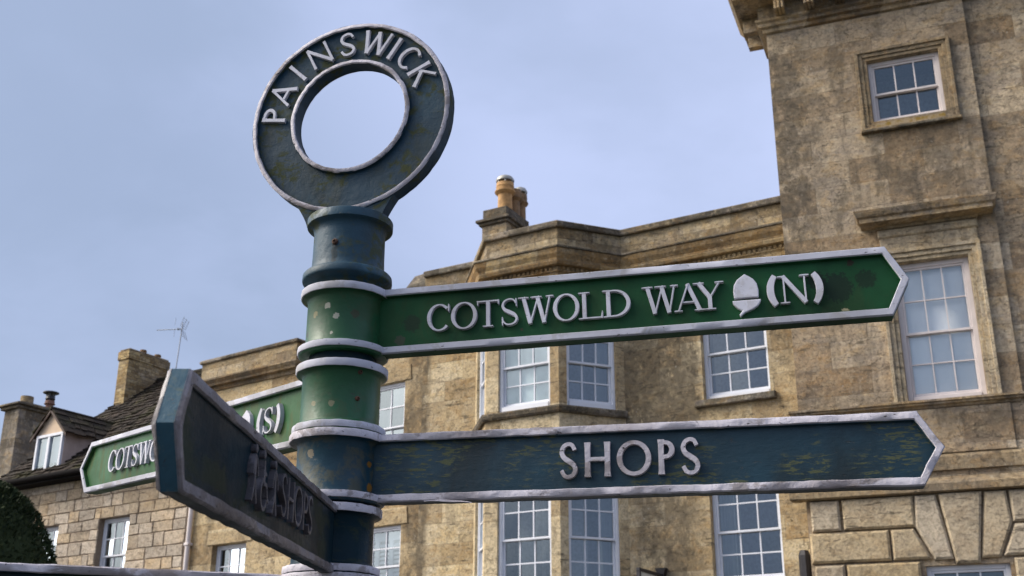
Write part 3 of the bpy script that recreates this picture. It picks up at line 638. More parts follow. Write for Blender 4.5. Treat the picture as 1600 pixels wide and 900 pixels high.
mb.build('weathered_cap', 'coping', c)
mb = MB(); mb.tube((-6.05, -.07, .2), (-6.05, -.07, 8.3), .05, 14)
for z in (1.6, 3.4, 5.2, 7): mb.box(-6.12, -5.98, -.13, .0, z, z+.06, .01)
mb.box(-6.15, -5.95, -.17, -.0, 8.3, 8.5, .02); mb.build('downpipe', 'pinkwhite', R, True)

# ------------------------------------------------------------------ stone cottage with dormer on the left
R = empty('stone_cottage', FL.o, FL.th, 'cottage of pale squared stone blocks with mossy tiled roof and gabled dormer', 'house')
W1, W2 = (-2.85, -1.865, 4.40, 6.02), (-5.22, -4.24, 4.40, 6.02)
EZ, RY, RZ = 7.09, 3.9, 10.62
mb = MB(); wall(mb, -6.5, -.06, 0, 7.35, [W1, W2], 0, .22); body(mb, -6.5, -.06, 0, 7.8, 0, 7.35)
for u in (-6.5, -.06): mb.add([(u, 0, 7.35), (u, 7.8, 7.35), (u, RY, 10.4)], [(0, 1, 2)])
mb.build('wall', 'mortar', R)
rnd = random.Random(3); bl = MB(); zs = []
z = 6.02
while z < 7.1: q = rnd.uniform(.22, .31); zs.append((z, min(z+q, 7.2))); z += q
z = 6.02
while z > .2: q = rnd.uniform(.22, .31); zs.append((z-q, z)); z -= q
for z0, z1 in zs:
    spans = [(-6.5, -.10)]
    for h in (W1, W2):
        if h[2]-.02 < (z0+z1)/2 < h[3]+.02: spans = [q for a, b in spans for q in ((a, min(b, h[0])), (max(a, h[1]), b)) if q[1]-q[0] > .05]
    for a, b in spans:
        u = a
        while u < b-.02:
            w_ = rnd.choice((rnd.uniform(.2, .36), rnd.uniform(.34, .6), rnd.uniform(.45, .75)))
            if b-(u+w_) < .2: w_ = b-u
            j = lambda: rnd.uniform(-.012, .012)
            g_ = .0085
            bl.prism([(u+g_+j(), z0+g_+j()), (u+w_-g_+j(), z0+g_+j()), (u+w_-g_+j(), z1-g_+j()), (u+g_+j(), z1-g_+j())], .003, -.022+rnd.uniform(-.008, .008), .010)
            u += w_
bl.build('stone_blocks', 'cottage', R)
sash(R, I4, *W1, y=.13, meet=5.22, behind='curtain_both', seed=41, sill=.07); sash(R, I4, *W2, y=.13, meet=5.22, seed=42, sill=.07)
for h in (W1, W2):
    mb = MB(); mb.prism([(h[0]-.05, h[2]-.1), (h[1]+.05, h[2]-.1), (h[1]+.05, h[2]-.004), (h[0]-.05, h[2]-.004)], .1, -.06, .01); mb.build('sill', 'bay', R)
def tiled(mb, a0, a1, b0, b1, row=.19, rnd=random.Random(5), wr=(.12, .36), th=.024):
    """stone tiles in overlapping courses on the slope from eave a0-a1 up to ridge b0-b1"""
    a0, a1, b0, b1 = map(Vector, (a0, a1, b0, b1)); L = (b0-a0).length; n = max(2, int(L/row)); nrm = (a1-a0).cross(b0-a0).normalized()
    if nrm.z < 0: nrm = -nrm
    for k in range(n):
        t0, t1 = k/n, (k+1.25)/n
        t1 = min(t1, 1.0)
        l0, r0, l1, r1 = a0.lerp(b0, t0), a1.lerp(b1, t0), a0.lerp(b0, t1), a1.lerp(b1, t1)
        W = (r0-l0).length; s = 0
        while s < W-.01:
            w_ = rnd.uniform(*wr); e = min(W, s+w_); e = W if W-e < .1 else e
            f0, f1 = s/W, e/W; h = th*rnd.uniform(.6, 1.7); drop = rnd.uniform(-.035, .035)
            dn = (a0-b0).normalized()*drop
            q = [l0.lerp(r0, f0+.004)+dn, l0.lerp(r0, f1-.004)+dn, l1.lerp(r1, f1-.004), l1.lerp(r1, f0+.004)]
            lo = [q[0]+nrm*h*.4, q[1]+nrm*h*.4, q[2]+nrm*.0, q[3]+nrm*.0]; hi = [q[0]+nrm*h*1.6, q[1]+nrm*h*1.6, q[2]+nrm*.012, q[3]+nrm*.012]
            mb.add(lo+hi, [(4, 5, 6, 7), (0, 1, 5, 4), (1, 2, 6, 5), (3, 0, 4, 7), (2, 3, 7, 6)]); s = e
mb = MB()
tiled(mb, (-6.62, -.34, EZ), (-.02, -.34, EZ), (-6.62, RY, RZ), (-.02, RY, RZ))
tiled(mb, (-.02, 8.1, EZ), (-6.62, 8.1, EZ), (-.02, RY, RZ), (-6.62, RY, RZ))
mb.tube((-6.65, RY, RZ+.0), (.0, RY, RZ+.0), .09, 10)
for a, b in (((-.34), RY),): mb.add([(-6.6, -.33, EZ-.03), (-.04, -.33, EZ-.03), (-.04, RY, RZ-.04), (-6.6, RY, RZ-.04), (-6.6, 8.09, EZ-.03), (-.04, 8.09, EZ-.03)], [(0, 1, 2, 3), (3, 2, 5, 4)])
roof = mb.build('roof', 'tiles', R)
mb = MB(); mb.tube((-6.66, -.40, EZ-.03), (.0, -.40, EZ-.03), .065, 10); mb.box(-6.6, -.02, -.36, -.02, EZ-.14, EZ-.08, .01); mb.box(-6.6, -.02, -.36, -.33, EZ-.08, EZ+.03); mb.build('gutter', 'gutter', R, True)
# dormer
dw0, dw1, dz0, dz1, dc, dap = -5.47, -4.50, 7.28, 8.17, -5.01, 8.80
slope = (RZ-EZ)/(RY+.34); back = lambda z: (z-EZ)/slope-.34
mb = MB(); mb.add([(dw0-.07, .0, 8.20), (dw1+.07, .0, 8.20), (dc, .0, dap-.03), (dw0-.07, back(8.2)+.1, 8.20), (dw1+.07, back(8.2)+.1, 8.20), (dc, back(dap)+.1, dap-.03)], [(0, 1, 2), (0, 3, 4, 1), (1, 4, 5, 2), (0, 2, 5, 3)])
dorm = mb.build('dormer', 'render', R)
mb = MB()
for x in (dw0-.03, dw1-.03): mb.add([(x, .01, dz0-.1), (x+.06, .01, dz0-.1), (x+.06, .01, 8.2), (x, .01, 8.2), (x, back(8.2)+.2, 8.2), (x+.06, back(8.2)+.2, 8.2)], [(0, 1, 2, 3), (0, 3, 4), (1, 5, 2), (3, 2, 5, 4), (0, 4, 5, 1)])
mb.build('cheek', 'cheek', dorm)
mb = MB(); e = .004
mb.box(dw0+.0, dw0+.07, -.05, .06, dz0, dz1+.02, e); mb.box(dw1-.07, dw1-.0, -.05, .06, dz0, dz1+.02, e); mb.box(dw0+.07, dw1-.07, -.05, .06, dz0, dz0+.08, e); mb.box(dw0+.07, dw1-.07, -.05, .06, dz1-.05, dz1+.02, e); mb.box(dc-.045, dc+.045, -.045, .06, dz0+.08, dz1-.05, e)
win = mb.build('window', 'white', R)
mb = MB(); mb.add([(dw0+.07, .0, dz0+.08), (dc-.045, .0, dz0+.08), (dc-.045, .0, dz1-.05), (dw0+.07, .0, dz1-.05), (dc+.045, .0, dz0+.08), (dw1-.07, .0, dz0+.08), (dw1-.07, .0, dz1-.05), (dc+.045, .0, dz1-.05)], [(0, 1, 2, 3), (4, 5, 6, 7)]); mb.build('pane', 'glass', win)
mb = MB(); mb.box(dw0+.06, dw1-.06, .10, .11, dz0+.05, dz1); mb.build('blind', 'blind', win)
mb = MB(); bk = back(dap)+.25
tiled(mb, (dw1+.17, -.12, 8.13), (dw1+.17, back(8.13)+.35, 8.13), (dc, -.12, dap), (dc, bk, dap), .2, th=.022)
tiled(mb, (dw0-.17, back(8.13)+.35, 8.13), (dw0-.17, -.12, 8.13), (dc, bk, dap), (dc, -.12, dap), .2, th=.022)
mb.tube((dc, -.13, dap+.0), (dc, bk, dap+.0), .05, 8)
mb.build('dormer_roof', 'tiles', dorm)
mb = MB()
for sgn, x in ((1, dw1+.17), (-1, dw0-.17)):
    mb.add([(x, -.10, 8.11), (dc, -.10, dap-.02), (dc, -.10, dap-.09), (x, -.10, 8.04), (x, -.07, 8.11), (dc, -.07, dap-.02), (dc, -.07, dap-.09), (x, -.07, 8.04)], [(0, 1, 2, 3), (4, 5, 6, 7), (3, 2, 6, 7), (0, 1, 5, 4), (0, 3, 7, 4)])
mb.build('bargeboard', plain('dark_brown_board', (.055, .03, .022), .7), dorm)
# brick stack on the gable end
mb = MB(); mb.box(-6.6, -6.2, 2.85, 4.2, 9.0, 11.16, .008); mb.box(-6.63, -6.17, 2.82, 4.23, 11.0, 11.24, .01); c = mb.build('chimney', 'brick', R)
mb = MB(); mb.box(-6.60, -6.20, 2.85, 4.2, 11.24, 11.30, .02); mb.build('flaunching', 'stack', c)
pot(c, I4, -6.4, 3.45, 11.28, .14, .09, 'pot_brown'); pot(c, I4, -6.4, 3.95, 11.28, .14, .09, 'pot_brown')

# ------------------------------------------------------------------ neighbouring house, only its chimney end shows
R = empty('gable_end_house', FL.at(-12.8, 4, 0), FL.th, 'house at the far left edge showing only a big sooty chimney with two pots', 'house')
TR = Matrix.Translation((12.8, -4, 0))
mb = MB(TR); mb.box(-18.5, -12.47, 2.2, 9, 0, 7.4); mb.add([(-12.47, 2.2, 7.4), (-12.47, 9, 7.4), (-12.47, 5.6, 9.3)], [(0, 1, 2)]); mb.build('wall', 'cottage', R)
mb = MB(TR); tiled(mb, (-18.6, 2.0, 7.35), (-12.4, 2.0, 7.35), (-18.6, 5.6, 9.4), (-12.4, 5.6, 9.4)); tiled(mb, (-12.4, 9.2, 7.35), (-18.6, 9.2, 7.35), (-12.4, 5.6, 9.4), (-18.6, 5.6, 9.4))
mb.build('roof', 'tiles', R)
mb = MB(TR); mb.box(-13.15, -12.42, 4.0, 6.3, 6, 10.82, .012); c = mb.build('chimney', 'soot_stack', R)
mb = MB(TR); mb.box(-13.24, -12.34, 3.9, 6.4, 10.80, 10.89, .015); mb.box(-13.32, -12.26, 3.82, 6.48, 10.891, 10.96, .015); mb.box(-13.1, -12.48, 4.05, 6.25, 10.961, 11.06, .03); mb.build('cap_course', 'coping', c)
mb = MB(TR); mb.lathe([(.20, 11.05), (.19, 11.3), (.13, 11.3), (.12, 11.1)], 24, -12.8, 4.45); mb.build('chimney_pot', 'stack', c, True)
p_ = pot(c, TR, -12.8, 5.25, 11.05, .30, .15, 'pot_red')
mb = MB(TR)
for k in range(4): a = pi/4+k*pi/2; mb.tube((-12.8+.12*cos(a), 5.25+.12*sin(a), 11.36), (-12.8+.12*cos(a), 5.25+.12*sin(a), 11.62), .018, 6)
mb.lathe([(.24, 11.60), (.24, 11.63), (.1, 11.67), (.01, 11.68)], 20, -12.8, 5.25); mb.lathe([(.13, 11.38), (.15, 11.42), (.12, 11.52), (.05, 11.52)], 16, -12.8, 5.25); mb.build('cowl', 'black', p_)

# ------------------------------------------------------------------ television aerial
R = empty('tv_aerial', FL.at(-6.12, 4.35, 10.2), FL.th, 'thin metal television aerial on a mast above the brick chimney', 'aerial')
mb = MB(); mb.tube((0, 0, 0), (.13, 0, 2.22), .017, 8); mb.build('mast', 'alu', R)
mb = MB(); q = Matrix.Translation((.12, 0, 2.02)) @ Matrix.Rotation(radians(28), 4, 'Z') @ Matrix.Scale(.74, 4); mb.M = q
mb.tube((-.98, 0, -.02), (.08, 0, 0), .013, 6)
for k in range(9):
    x = -.95+.085*k; mb.tube((x, -.09, -.02), (x, .09, -.02), .004, 4)
mb.box(-.18, -.10, -.05, .05, -.03, .03); mb.build('boom', 'alu', R)
mb = MB(q)
for s_ in (1, -1):
    for k in range(5): t = k/4; mb.tube((.03+.1*t, -.27, s_*(.05+.30*t)), (.03+.1*t, .27, s_*(.05+.30*t)), .006, 5)
    for yv in (-.27, 0, .27): mb.tube((.03, yv, s_*.04), (.15, yv, s_*.40), .008, 5)
    mb.tube((-.20, -.2, s_*.06), (-.20, -.2, s_*.38), .008, 5)
mb.build('reflector', 'alu', R)

# ------------------------------------------------------------------ clipped yew
def yew():
    Y = 14.; base = Vector((-6.22, Y, 0))
    R = empty('clipped_yew', base, 0, 'dark green clipped yew with rounded top in the lower left corner', 'tree')
    mb = MB(); mb.lathe([(.2, 0), (.16, .6), (.13, 2.4)], 12); mb.build('trunk', plain('yew_bark', (.09, .05, .035), .9, .3, 12), R, True)
    rnd = random.Random(11); mb = MB(); H = 4.42
    def rad(z):                                                # domed outline
        t = max(0, min(1, (z-.35)/(H-.35))); return 1.13*sqrt(max(0, 1-t**3.2))*(.86+.14*min(1, t*4))
    seg, rows = 44, 46; v = []; f = []
    for j in range(rows+1):
        z = .35+(H-.35)*(1-(1-j/rows)**1.6)
        for k in range(seg):
            a = 2*pi*k/seg; r = max(.02, rad(z)-.05)*(1+.05*noise.noise(Vector((cos(a)*2.2, sin(a)*2.2, z*1.8)))); v.append((r*cos(a), r*sin(a), z-.04))
    for j in range(rows):
        for k in range(seg): f.append((j*seg+k, j*seg+(k+1) % seg, (j+1)*seg+(k+1) % seg, (j+1)*seg+k))
    f.append(tuple(range(seg))[::-1]); f.append(tuple(rows*seg+k for k in range(seg))); mb.add(v, f)
    for _ in range(24000):
        t = rnd.random(); z = .35+(H-.35)*(1-(1-t)**1.7); a = rnd.uniform(0, 2*pi)
        r = rad(z)*(1+.05*noise.noise(Vector((cos(a)*2.2, sin(a)*2.2, z*1.8))))+rnd.uniform(-.05, .02)
        p = Vector((r*cos(a), r*sin(a), z)); dr = Vector((cos(a), sin(a), .55+t)).normalized()
        ax_ = (dr+Vector((rnd.gauss(0, .6), rnd.gauss(0, .6), rnd.gauss(0, .6)))).normalized(); sd = ax_.cross(Vector((rnd.gauss(0, 1), rnd.gauss(0, 1), rnd.gauss(0, 1)))).normalized()
        l = rnd.uniform(.025, .06); w_ = l*.28
        mb.add([p-sd*w_, p+sd*w_, p+ax_*l+sd*w_*.3, p+ax_*l-sd*w_*.3], [(0, 1, 2, 3)])
    m, n, bs = new_mat('yew_foliage'); ri = n.add('ShaderNodeNewGeometry').outputs['Random Per Island']
    c_ = n.mix(ri, (.010, .020, .008), (.035, .050, .016)); n.put(bs.inputs['Base Color'], c_); bs.inputs['Roughness'].default_value = .75; bs.inputs['Specular IOR Level'].default_value = .2
    mb.build('crown', m, R)
yew()

# ------------------------------------------------------------------ hanging sign and wall lamp on the bay fronted house
R = empty('hanging_sign', FW.at(-2.33, 0, 3.22), FW.th, 'black framed hanging sign on an iron bracket beside the lower bay window', 'sign')
mb = MB(); mb.box(-.05, .05, -.10, .0, -.2, .70, .01)
mb.add([(-.05, -.10, .70), (.05, -.10, .70), (.05, 0, .70), (-.05, 0, .70), (-.085, -.12, .80), (.085, -.12, .80), (.085, 0, .80), (-.085, 0, .80), (-.05, -.09, .765), (.05, -.09, .765), (.05, -.01, .765), (-.05, -.01, .765)],
       [(0, 1, 5, 4), (1, 2, 6, 5), (2, 3, 7, 6), (3, 0, 4, 7), (4, 5, 9, 8), (5, 6, 10, 9), (6, 7, 11, 10), (7, 4, 8, 11), (8, 9, 10, 11)]); mb.build('bracket', 'black', R)
mb = MB(); mb.box(-.03, .03, -.95, -.10, .66, .71, .006); mb.box(-.03, .03, -.95, -.90, -.1, .66, .006); mb.box(-.03, .03, -.90, -.101, -.1, -.05, .006); mb.build('frame', 'black', R)
mb = MB(); mb.box(-.012, .012, -.90, -.10, -.05, .66); mb.build('board', plain('pale_sign_board', (.5, .5, .44), .6), R)
R = empty('wall_lamp', FW.at(-.08, 0, 3.6), FW.th, 'small dark faceted wall lamp at the corner beside the rusticated stonework', 'lamp')
mb = MB(); v = []
for z, r in ((-.05, .085), (.45, .085), (.52, .06)):
    for k in range(8): a = 2*pi*(k+.5)/8; v.append((r*cos(a), -.16+r*sin(a), z))
mb.add(v, [(j*8+k, j*8+(k+1) % 8, (j+1)*8+(k+1) % 8, (j+1)*8+k) for j in range(2) for k in range(8)]+[tuple(range(8)), tuple(range(16, 24))]); mb.build('lamp_body', 'black', R)
mb = MB(); mb.box(-.04, .04, -.09, .0, .1, .35, .005); mb.build('bracket', 'black', R)

# ------------------------------------------------------------------ lettering: strokes cut as tapered ribbons
class Ink:
    """collects strokes; place(tx,ty,h) maps text coordinates to the sign"""
    def __init__(s, place, depth): s.mb = MB(); s.place = place; s.depth = depth; s.k = 0
    def ribbon(s, pts, closed=False, cham=.05):
        n = len(pts); h = s.depth+.00012*(s.k % 9); s.k += 1; rows = []
        for i in range(n):
            a = pts[i-1] if (i or closed) else pts[0]; b = pts[(i+1) % n] if (i < n-1 or closed) else pts[-1]
            t = Vector((b[0]-a[0], b[1]-a[1])); t = t.normalized() if t.length > 1e-9 else Vector((1, 0)); nn = Vector((-t.y, t.x)); w_ = pts[i][2]/2; p = Vector(pts[i][:2])
            ww = max(w_*(1-cham), w_-.0004)
            rows.append([s.place(*(p+nn*w_), -.001), s.place(*(p+nn*w_), h*.92), s.place(*(p+nn*ww), h), s.place(*(p-nn*ww), h), s.place(*(p-nn*w_), h*.92), s.place(*(p-nn*w_), -.001)])
        v = [q for r in rows for q in r]; f = []
        for i in range(n if closed else n-1):
            j = (i+1) % n
            for k in range(6): f.append((i*6+k, j*6+k, j*6+(k+1) % 6, i*6+(k+1) % 6))
        if not closed: f += [tuple(range(6)), tuple((n-1)*6+k for k in range(6))[::-1]]
        s.mb.add(v, f)
    def poly(s, pts):
        h = s.depth; n = len(pts); ins = inset(pts, .0012)
        v = [s.place(x, y, -.001) for x, y in pts]+[s.place(x, y, h*.92) for x, y in pts]+[s.place(x, y, h) for x, y in ins]
        s.mb.add(v, [(j*n+k, j*n+(k+1) % n, (j+1)*n+(k+1) % n, (j+1)*n+k) for j in (0, 1) for k in range(n)]+[tuple(range(n)), tuple(2*n+k for k in range(n))[::-1]])
def arc(cx, cy, rx, ry, a0, a1, n, wf): return [(cx+rx*cos(radians(a0+(a1-a0)*k/n)), cy+ry*sin(radians(a0+(a1-a0)*k/n)), wf(a0+(a1-a0)*k/n)) for k in range(n+1)]
def crom(P, n=6):
    out_ = []
    for i in range(len(P)-1):
        p0, p1, p2, p3 = P[max(0, i-1)], P[i], P[i+1], P[min(len(P)-1, i+2)]
        for k in range(n):
            t = k/n; out_.append(tuple(.5*(2*b+(c_-a)*t+(2*a-5*b+4*c_-d_)*t*t+(3*b-a-3*c_+d_)*t**3) for a, b, c_, d_ in zip(p0, p1, p2, p3)))
    return out_+[P[-1]]
def glyph(ink, ch, x0, y0, W, H, thick, thin, serif, lean=None):
    """one capital drawn in a box W x H whose lower left corner is x0,y0; thick/thin as fractions of H"""
    K, k = thick*H, thin*H; X = lambda t: x0+t*W; Yy = lambda t: y0+t*H
    mean = lambda a: k+(K-k)*abs(cos(radians(a)))**1.4
    def st(pts, c=False): ink.ribbon(pts, c)
    def line(a, b, w0, w1=None, flare=0):
        w1 = w0 if w1 is None else w1
        if flare and not serif: P_ = [(X(a[0])+(X(b[0])-X(a[0]))*t, Yy(a[1])+(Yy(b[1])-Yy(a[1]))*t, (w0+(w1-w0)*t)*(1+flare*abs(2*t-1)**4)) for t in (0, .06, .15, .5, .85, .94, 1)]
        else: P_ = [(X(a[0]), Yy(a[1]), w0), (X(b[0]), Yy(b[1]), w1)]
        st(P_)
    fl = .28
    def ser(t, y, hw, up):
        if not serif: return
        hh = .045*H; yy = Yy(y)+(hh/2 if up else -hh/2); st([(X(t)-hw*H, yy, hh*.6), (X(t)-hw*.5*H, yy, hh), (X(t)+hw*.5*H, yy, hh), (X(t)+hw*H, yy, hh*.6)])
    if ch == 'O': st(arc(x0+W/2, y0+H/2, W/2-K/2, H*.51-k/2, 0, 355, 47, mean), True)
    elif ch == 'C':
        st(arc(x0+W*.53, y0+H/2, W*.53-K/2, H*.51-k/2, 42 if serif else 48, 318 if serif else 312, 40, mean))
        if serif:
            st([(X(.93), Yy(.99), k*.5), (X(.935), Yy(.86), k*1.3), (X(.93), Yy(.70), k*.5)])
    elif ch == 'S':
        P_ = [(.86, .80, .8), (.72, .94, .8), (.48, .975, .8), (.22, .90, .95), (.12, .74, 1.25), (.24, .59, 1.7), (.50, .485, 2), (.77, .38, 1.7), (.89, .235, 1.25), (.77, .08, .95), (.50, .02, .8), (.27, .06, .8), (.10, .21, .8)]
        st(crom([(X(a), Yy(b), k+(K-k)*max(0, (c_-.8)/1.2)) for a, b, c_ in P_]))
        if serif:
            st([(X(.85), Yy(1.0), k*.6), (X(.86), Yy(.86), k*1.2), (X(.88), Yy(.70), k*.6)]); st([(X(.09), Yy(.32), k*.6), (X(.11), Yy(.16), k*1.2), (X(.10), Yy(.0), k*.6)])
    elif ch == 'T':
        line((.5, 0), (.5, .97), K); line((0.02, .97), (.98, .97), k)
        if serif:
            for t in (.04, .96): st([(X(t), Yy(1.0), k*1.2), (X(t), Yy(.83), k*.5)])
        ser(.5, 0, .19, 1)
    elif ch == 'L':
        line((.24, 0), (.24, 1), K); line((.24, .03), (.97, .03), k); ser(.24, 1, .2, 0); ser(.2, 0, .17, 1)
        if serif: st([(X(.95), Yy(.0), k*1.4), (X(.99), Yy(.26), k*.5)])
    elif ch == 'D':
        line((.22, 0), (.22, 1), K); st([(X(.22), Yy(.97), k)]+arc(X(.42), y0+H/2, W*.58-K/2, H*.5-k/2, 90, -90, 26, mean)+[(X(.22), Yy(.03), k)]); ser(.14, 1, .12, 0); ser(.14, 0, .12, 1)
    elif ch == 'W':
        e = .14 if serif else .09
        xs = (e, .32, .52, .70, 1-e) if serif else (.07, .29, .5, .71, .93)
        line((xs[0], 1), (xs[1], .0), K, K, fl); line((xs[1], .0), (xs[2]+.02, 1 if not serif else .98), k, k, fl); line((xs[2]-(.0 if serif else .0), 1), (xs[3], .0), K, K, fl); line((xs[3], .0), (xs[4], 1), k, k, fl)
        ser(xs[0], 1, .19, 0); ser(xs[2]-.03, 1, .2, 0); ser(xs[4], 1, .14, 0)
    elif ch == 'A':
        e = .13 if serif else .07
        line((e, 0), (.49, 1), k, k, fl); line((.47, 1.0), (1-e-.02, 0), K, K, fl); line((.27, .33), (.72, .33), k); ser(e, 0, .14, 1); ser(1-e-.02, 0, .19, 1)
    elif ch == 'Y':
        line((.14, 1), (.5, .46), K); line((.86, 1), (.52, .46), k); line((.5, 0), (.5, .5), K); ser(.14, 1, .19, 0); ser(.85, 1, .15, 0); ser(.5, 0, .19, 1)
    elif ch == 'N':
        e = .16 if serif else .09
        line((e, 0), (e, 1), k, k, fl); line((e-.02, 1), (1-e, .0), K); line((1-e, 0), (1-e, 1), k, k, fl); ser(e-.06, 1, .14, 0); ser(e, 0, .16, 1); ser(1-e, 1, .16, 0)
    elif ch == 'I': line((.5, 0), (.5, 1), K, K, fl)
    elif ch == 'H': line((.12, 0), (.12, 1), K, K, fl); line((.88, 0), (.88, 1), K, K, fl); line((.12, .51), (.88, .51), k)
    elif ch == 'P': line((.16, 0), (.16, 1), K, K, fl); st([(X(.16), Yy(.95), k)]+arc(X(.42), y0+H*.71, W*.54-K/2, H*.26-k/2, 90, -90, 20, mean)+[(X(.16), Yy(.47), k)])
    elif ch == 'K': line((.14, 0), (.14, 1), K, K, fl); line((.9, 1), (.2, .45), k, k, fl); line((.34, .56), (.95, 0), K, K, fl)
    elif ch == '(': st(arc(x0+W*1.65, y0+H/2, W*1.45, H*.52, 137, 223, 20, lambda a: k+(K-k)*abs(cos(radians(a)))**3))
    elif ch == ')': st(arc(x0-W*.65, y0+H/2, W*1.45, H*.52, 43, -43, 20, lambda a: k+(K-k)*abs(cos(radians(a)))**3))

# ------------------------------------------------------------------ the fingerpost
AX, AY = -.2769, 1.8560
POST = empty('fingerpost', (AX, AY, 0), 0, 'cast iron fingerpost with ring finial reading PAINSWICK and green and blue arms', 'signpost')
mb = MB(); mb.lathe([(.11, 0), (.11, .05), (.085, .08), (.075, .5), (.068, .55), (.055, .6), (.055, 2.42)], 56); mb.build('pole', 'blue_clean', POST, True)
# neck under the ring
mb = MB(); mb.lathe([(.054, 2.286), (.056, 2.297), (.062, 2.303), (.0725, 2.3075), (.0745, 2.309), (.0750, 2.3115), (.0745, 2.320), (.0725, 2.3225), (.0650, 2.3245), (.0620, 2.329), (.0608, 2.338), (.0602, 2.352), (.0600, 2.392), (.0608, 2.402), (.0640, 2.406), (.0705, 2.4075), (.0725, 2.409), (.0728, 2.4215), (.0715, 2.4235), (.060, 2.4245), (.03, 2.4250)], 64)
neck = mb.build('neck', 'neck', POST, True, angle=50)
def sleeve(z1, z0, mat, r=.0625, br=.0735, silver='silver'):
    mb = MB(); bh = .012
    mb.lathe([(.056, z0-.002), (br-.004, z0-.002), (br-.0012, z0+.001), (br-.0012, z0+bh), (br-.003, z0+bh+.001), (r+.003, z0+bh+.002), (r, z0+bh+.007), (r, z1-bh-.006), (r+.003, z1-bh-.002), (br-.004, z1-bh-.001), (br-.0012, z1-bh), (br-.0012, z1-.001), (br-.004, z1), (.056, z1)], 72)
    o = mb.build('sleeve', mat, POST, True, angle=50)
    for za, zb in ((z1-bh, z1+.0008), (z0+.0015, z0+bh+.0005)):
        b = MB(); sg = 120; prof = [(br-.003, za), (br+.0005, za+.0004), (br+.0012, za+.0025), (br+.0012, zb-.0022), (br+.0004, zb-.0003), (br-.006, zb), (br-.006, za)]
        v = []
        for r_, z_ in prof:
            for k in range(sg):
                a = 2*pi*k/sg; j = .0007*noise.noise(Vector((cos(a)*6, sin(a)*6, z_*60+z1*37))); v.append(((r_+j)*cos(a), (r_+j)*sin(a), z_+j*.7))
        n_ = len(prof); b.add(v, [(i*sg+k, i*sg+(k+1) % sg, ((i+1) % n_)*sg+(k+1) % sg, ((i+1) % n_)*sg+k) for i in range(n_) for k in range(sg)])
        b.build('band', silver, o, True, angle=50)
    return o
def lichen_spot(px, z, r): return ((px, -sqrt(max(0, .0625**2-px*px)), z), r, (.30, .30, .25))
gs = paint('lichened_green_paint', (.016, .082, .034), algae=(.05, .05, .02), amt=.25, stretch=(20, 20, 20), rough=.34, chips=.35, grime=.3, grime_col=(.012, .03, .013), bstr=.22,
           spots=[lichen_spot(-.021, 2.252, .006), ((-.042, -.0463, 2.240), .006, (.13, .12, .05)), lichen_spot(-.006, 2.233, .0055), ((.024, -.0577, 2.238), .008, (.035, .04, .018)), ((-.034, -.052, 2.09), .005, (.14, .13, .06)), ((-.005, -.0623, 2.088), .005, (.14, .14, .08)), ((-.056, -.027, 2.212), .005, (.02, .02, .015)), ((-.012, -.0613, 2.205), .003, (.3, .3, .25))])
MAT['green_spot'] = gs
sleeve(2.2895, 2.1790, 'green_spot'); sleeve(2.1592, 2.0475, 'green_spot', r=.0632)
bs_ = paint('sleeve_blue_paint', (.012, .042, .062), algae=(.10, .085, .03), amt=.4, stretch=(20, 20, 20), rough=.34, chips=.35, grime=.45, grime_col=(.008, .014, .014), fade=(.028, .085, .125), bstr=.3,
            spots=[((-.0335, -.0525, 2.010), .0075, (.2, .17, .12)), ((.054, -.031, 1.998), .006, (.22, .10, .01)), ((.056, -.028, 1.962), .008, (.22, .10, .01))])
MAT['blue_spot'] = bs_
sleeve(2.0460, 1.9380, 'blue_spot', r=.0635, br=.0765, silver='silver_worn')
sleeve(1.9315, 1.8290, 'blue_clean', r=.0625, br=.0735, silver='silver_worn'); sleeve(1.8275, 1.7160, 'blue_spot', r=.064, br=.0775, silver='silver_worn')
def bolt(px, py_, z, r, mat='rust'):
    a = math.atan2(py_, px); M = Matrix.Translation((px, py_, z)) @ Matrix.Rotation(a, 4, 'Z') @ Matrix.Rotation(pi/2, 4, 'Y')
    b = MB(M); b.lathe([(r*1.3, -.003), (r*1.3, .0008), (r*1.05, .0014), (r*.95, .0035), (r*.5, .0042), (r*.45, .002)], 20); b.build('bolt', mat, POST, True)
bolt(-.0155, -.0585, 2.364, .0042); bolt(.036, -.0518, 2.142, .0032); bolt(.034, -.0533, 2.098, .0032)

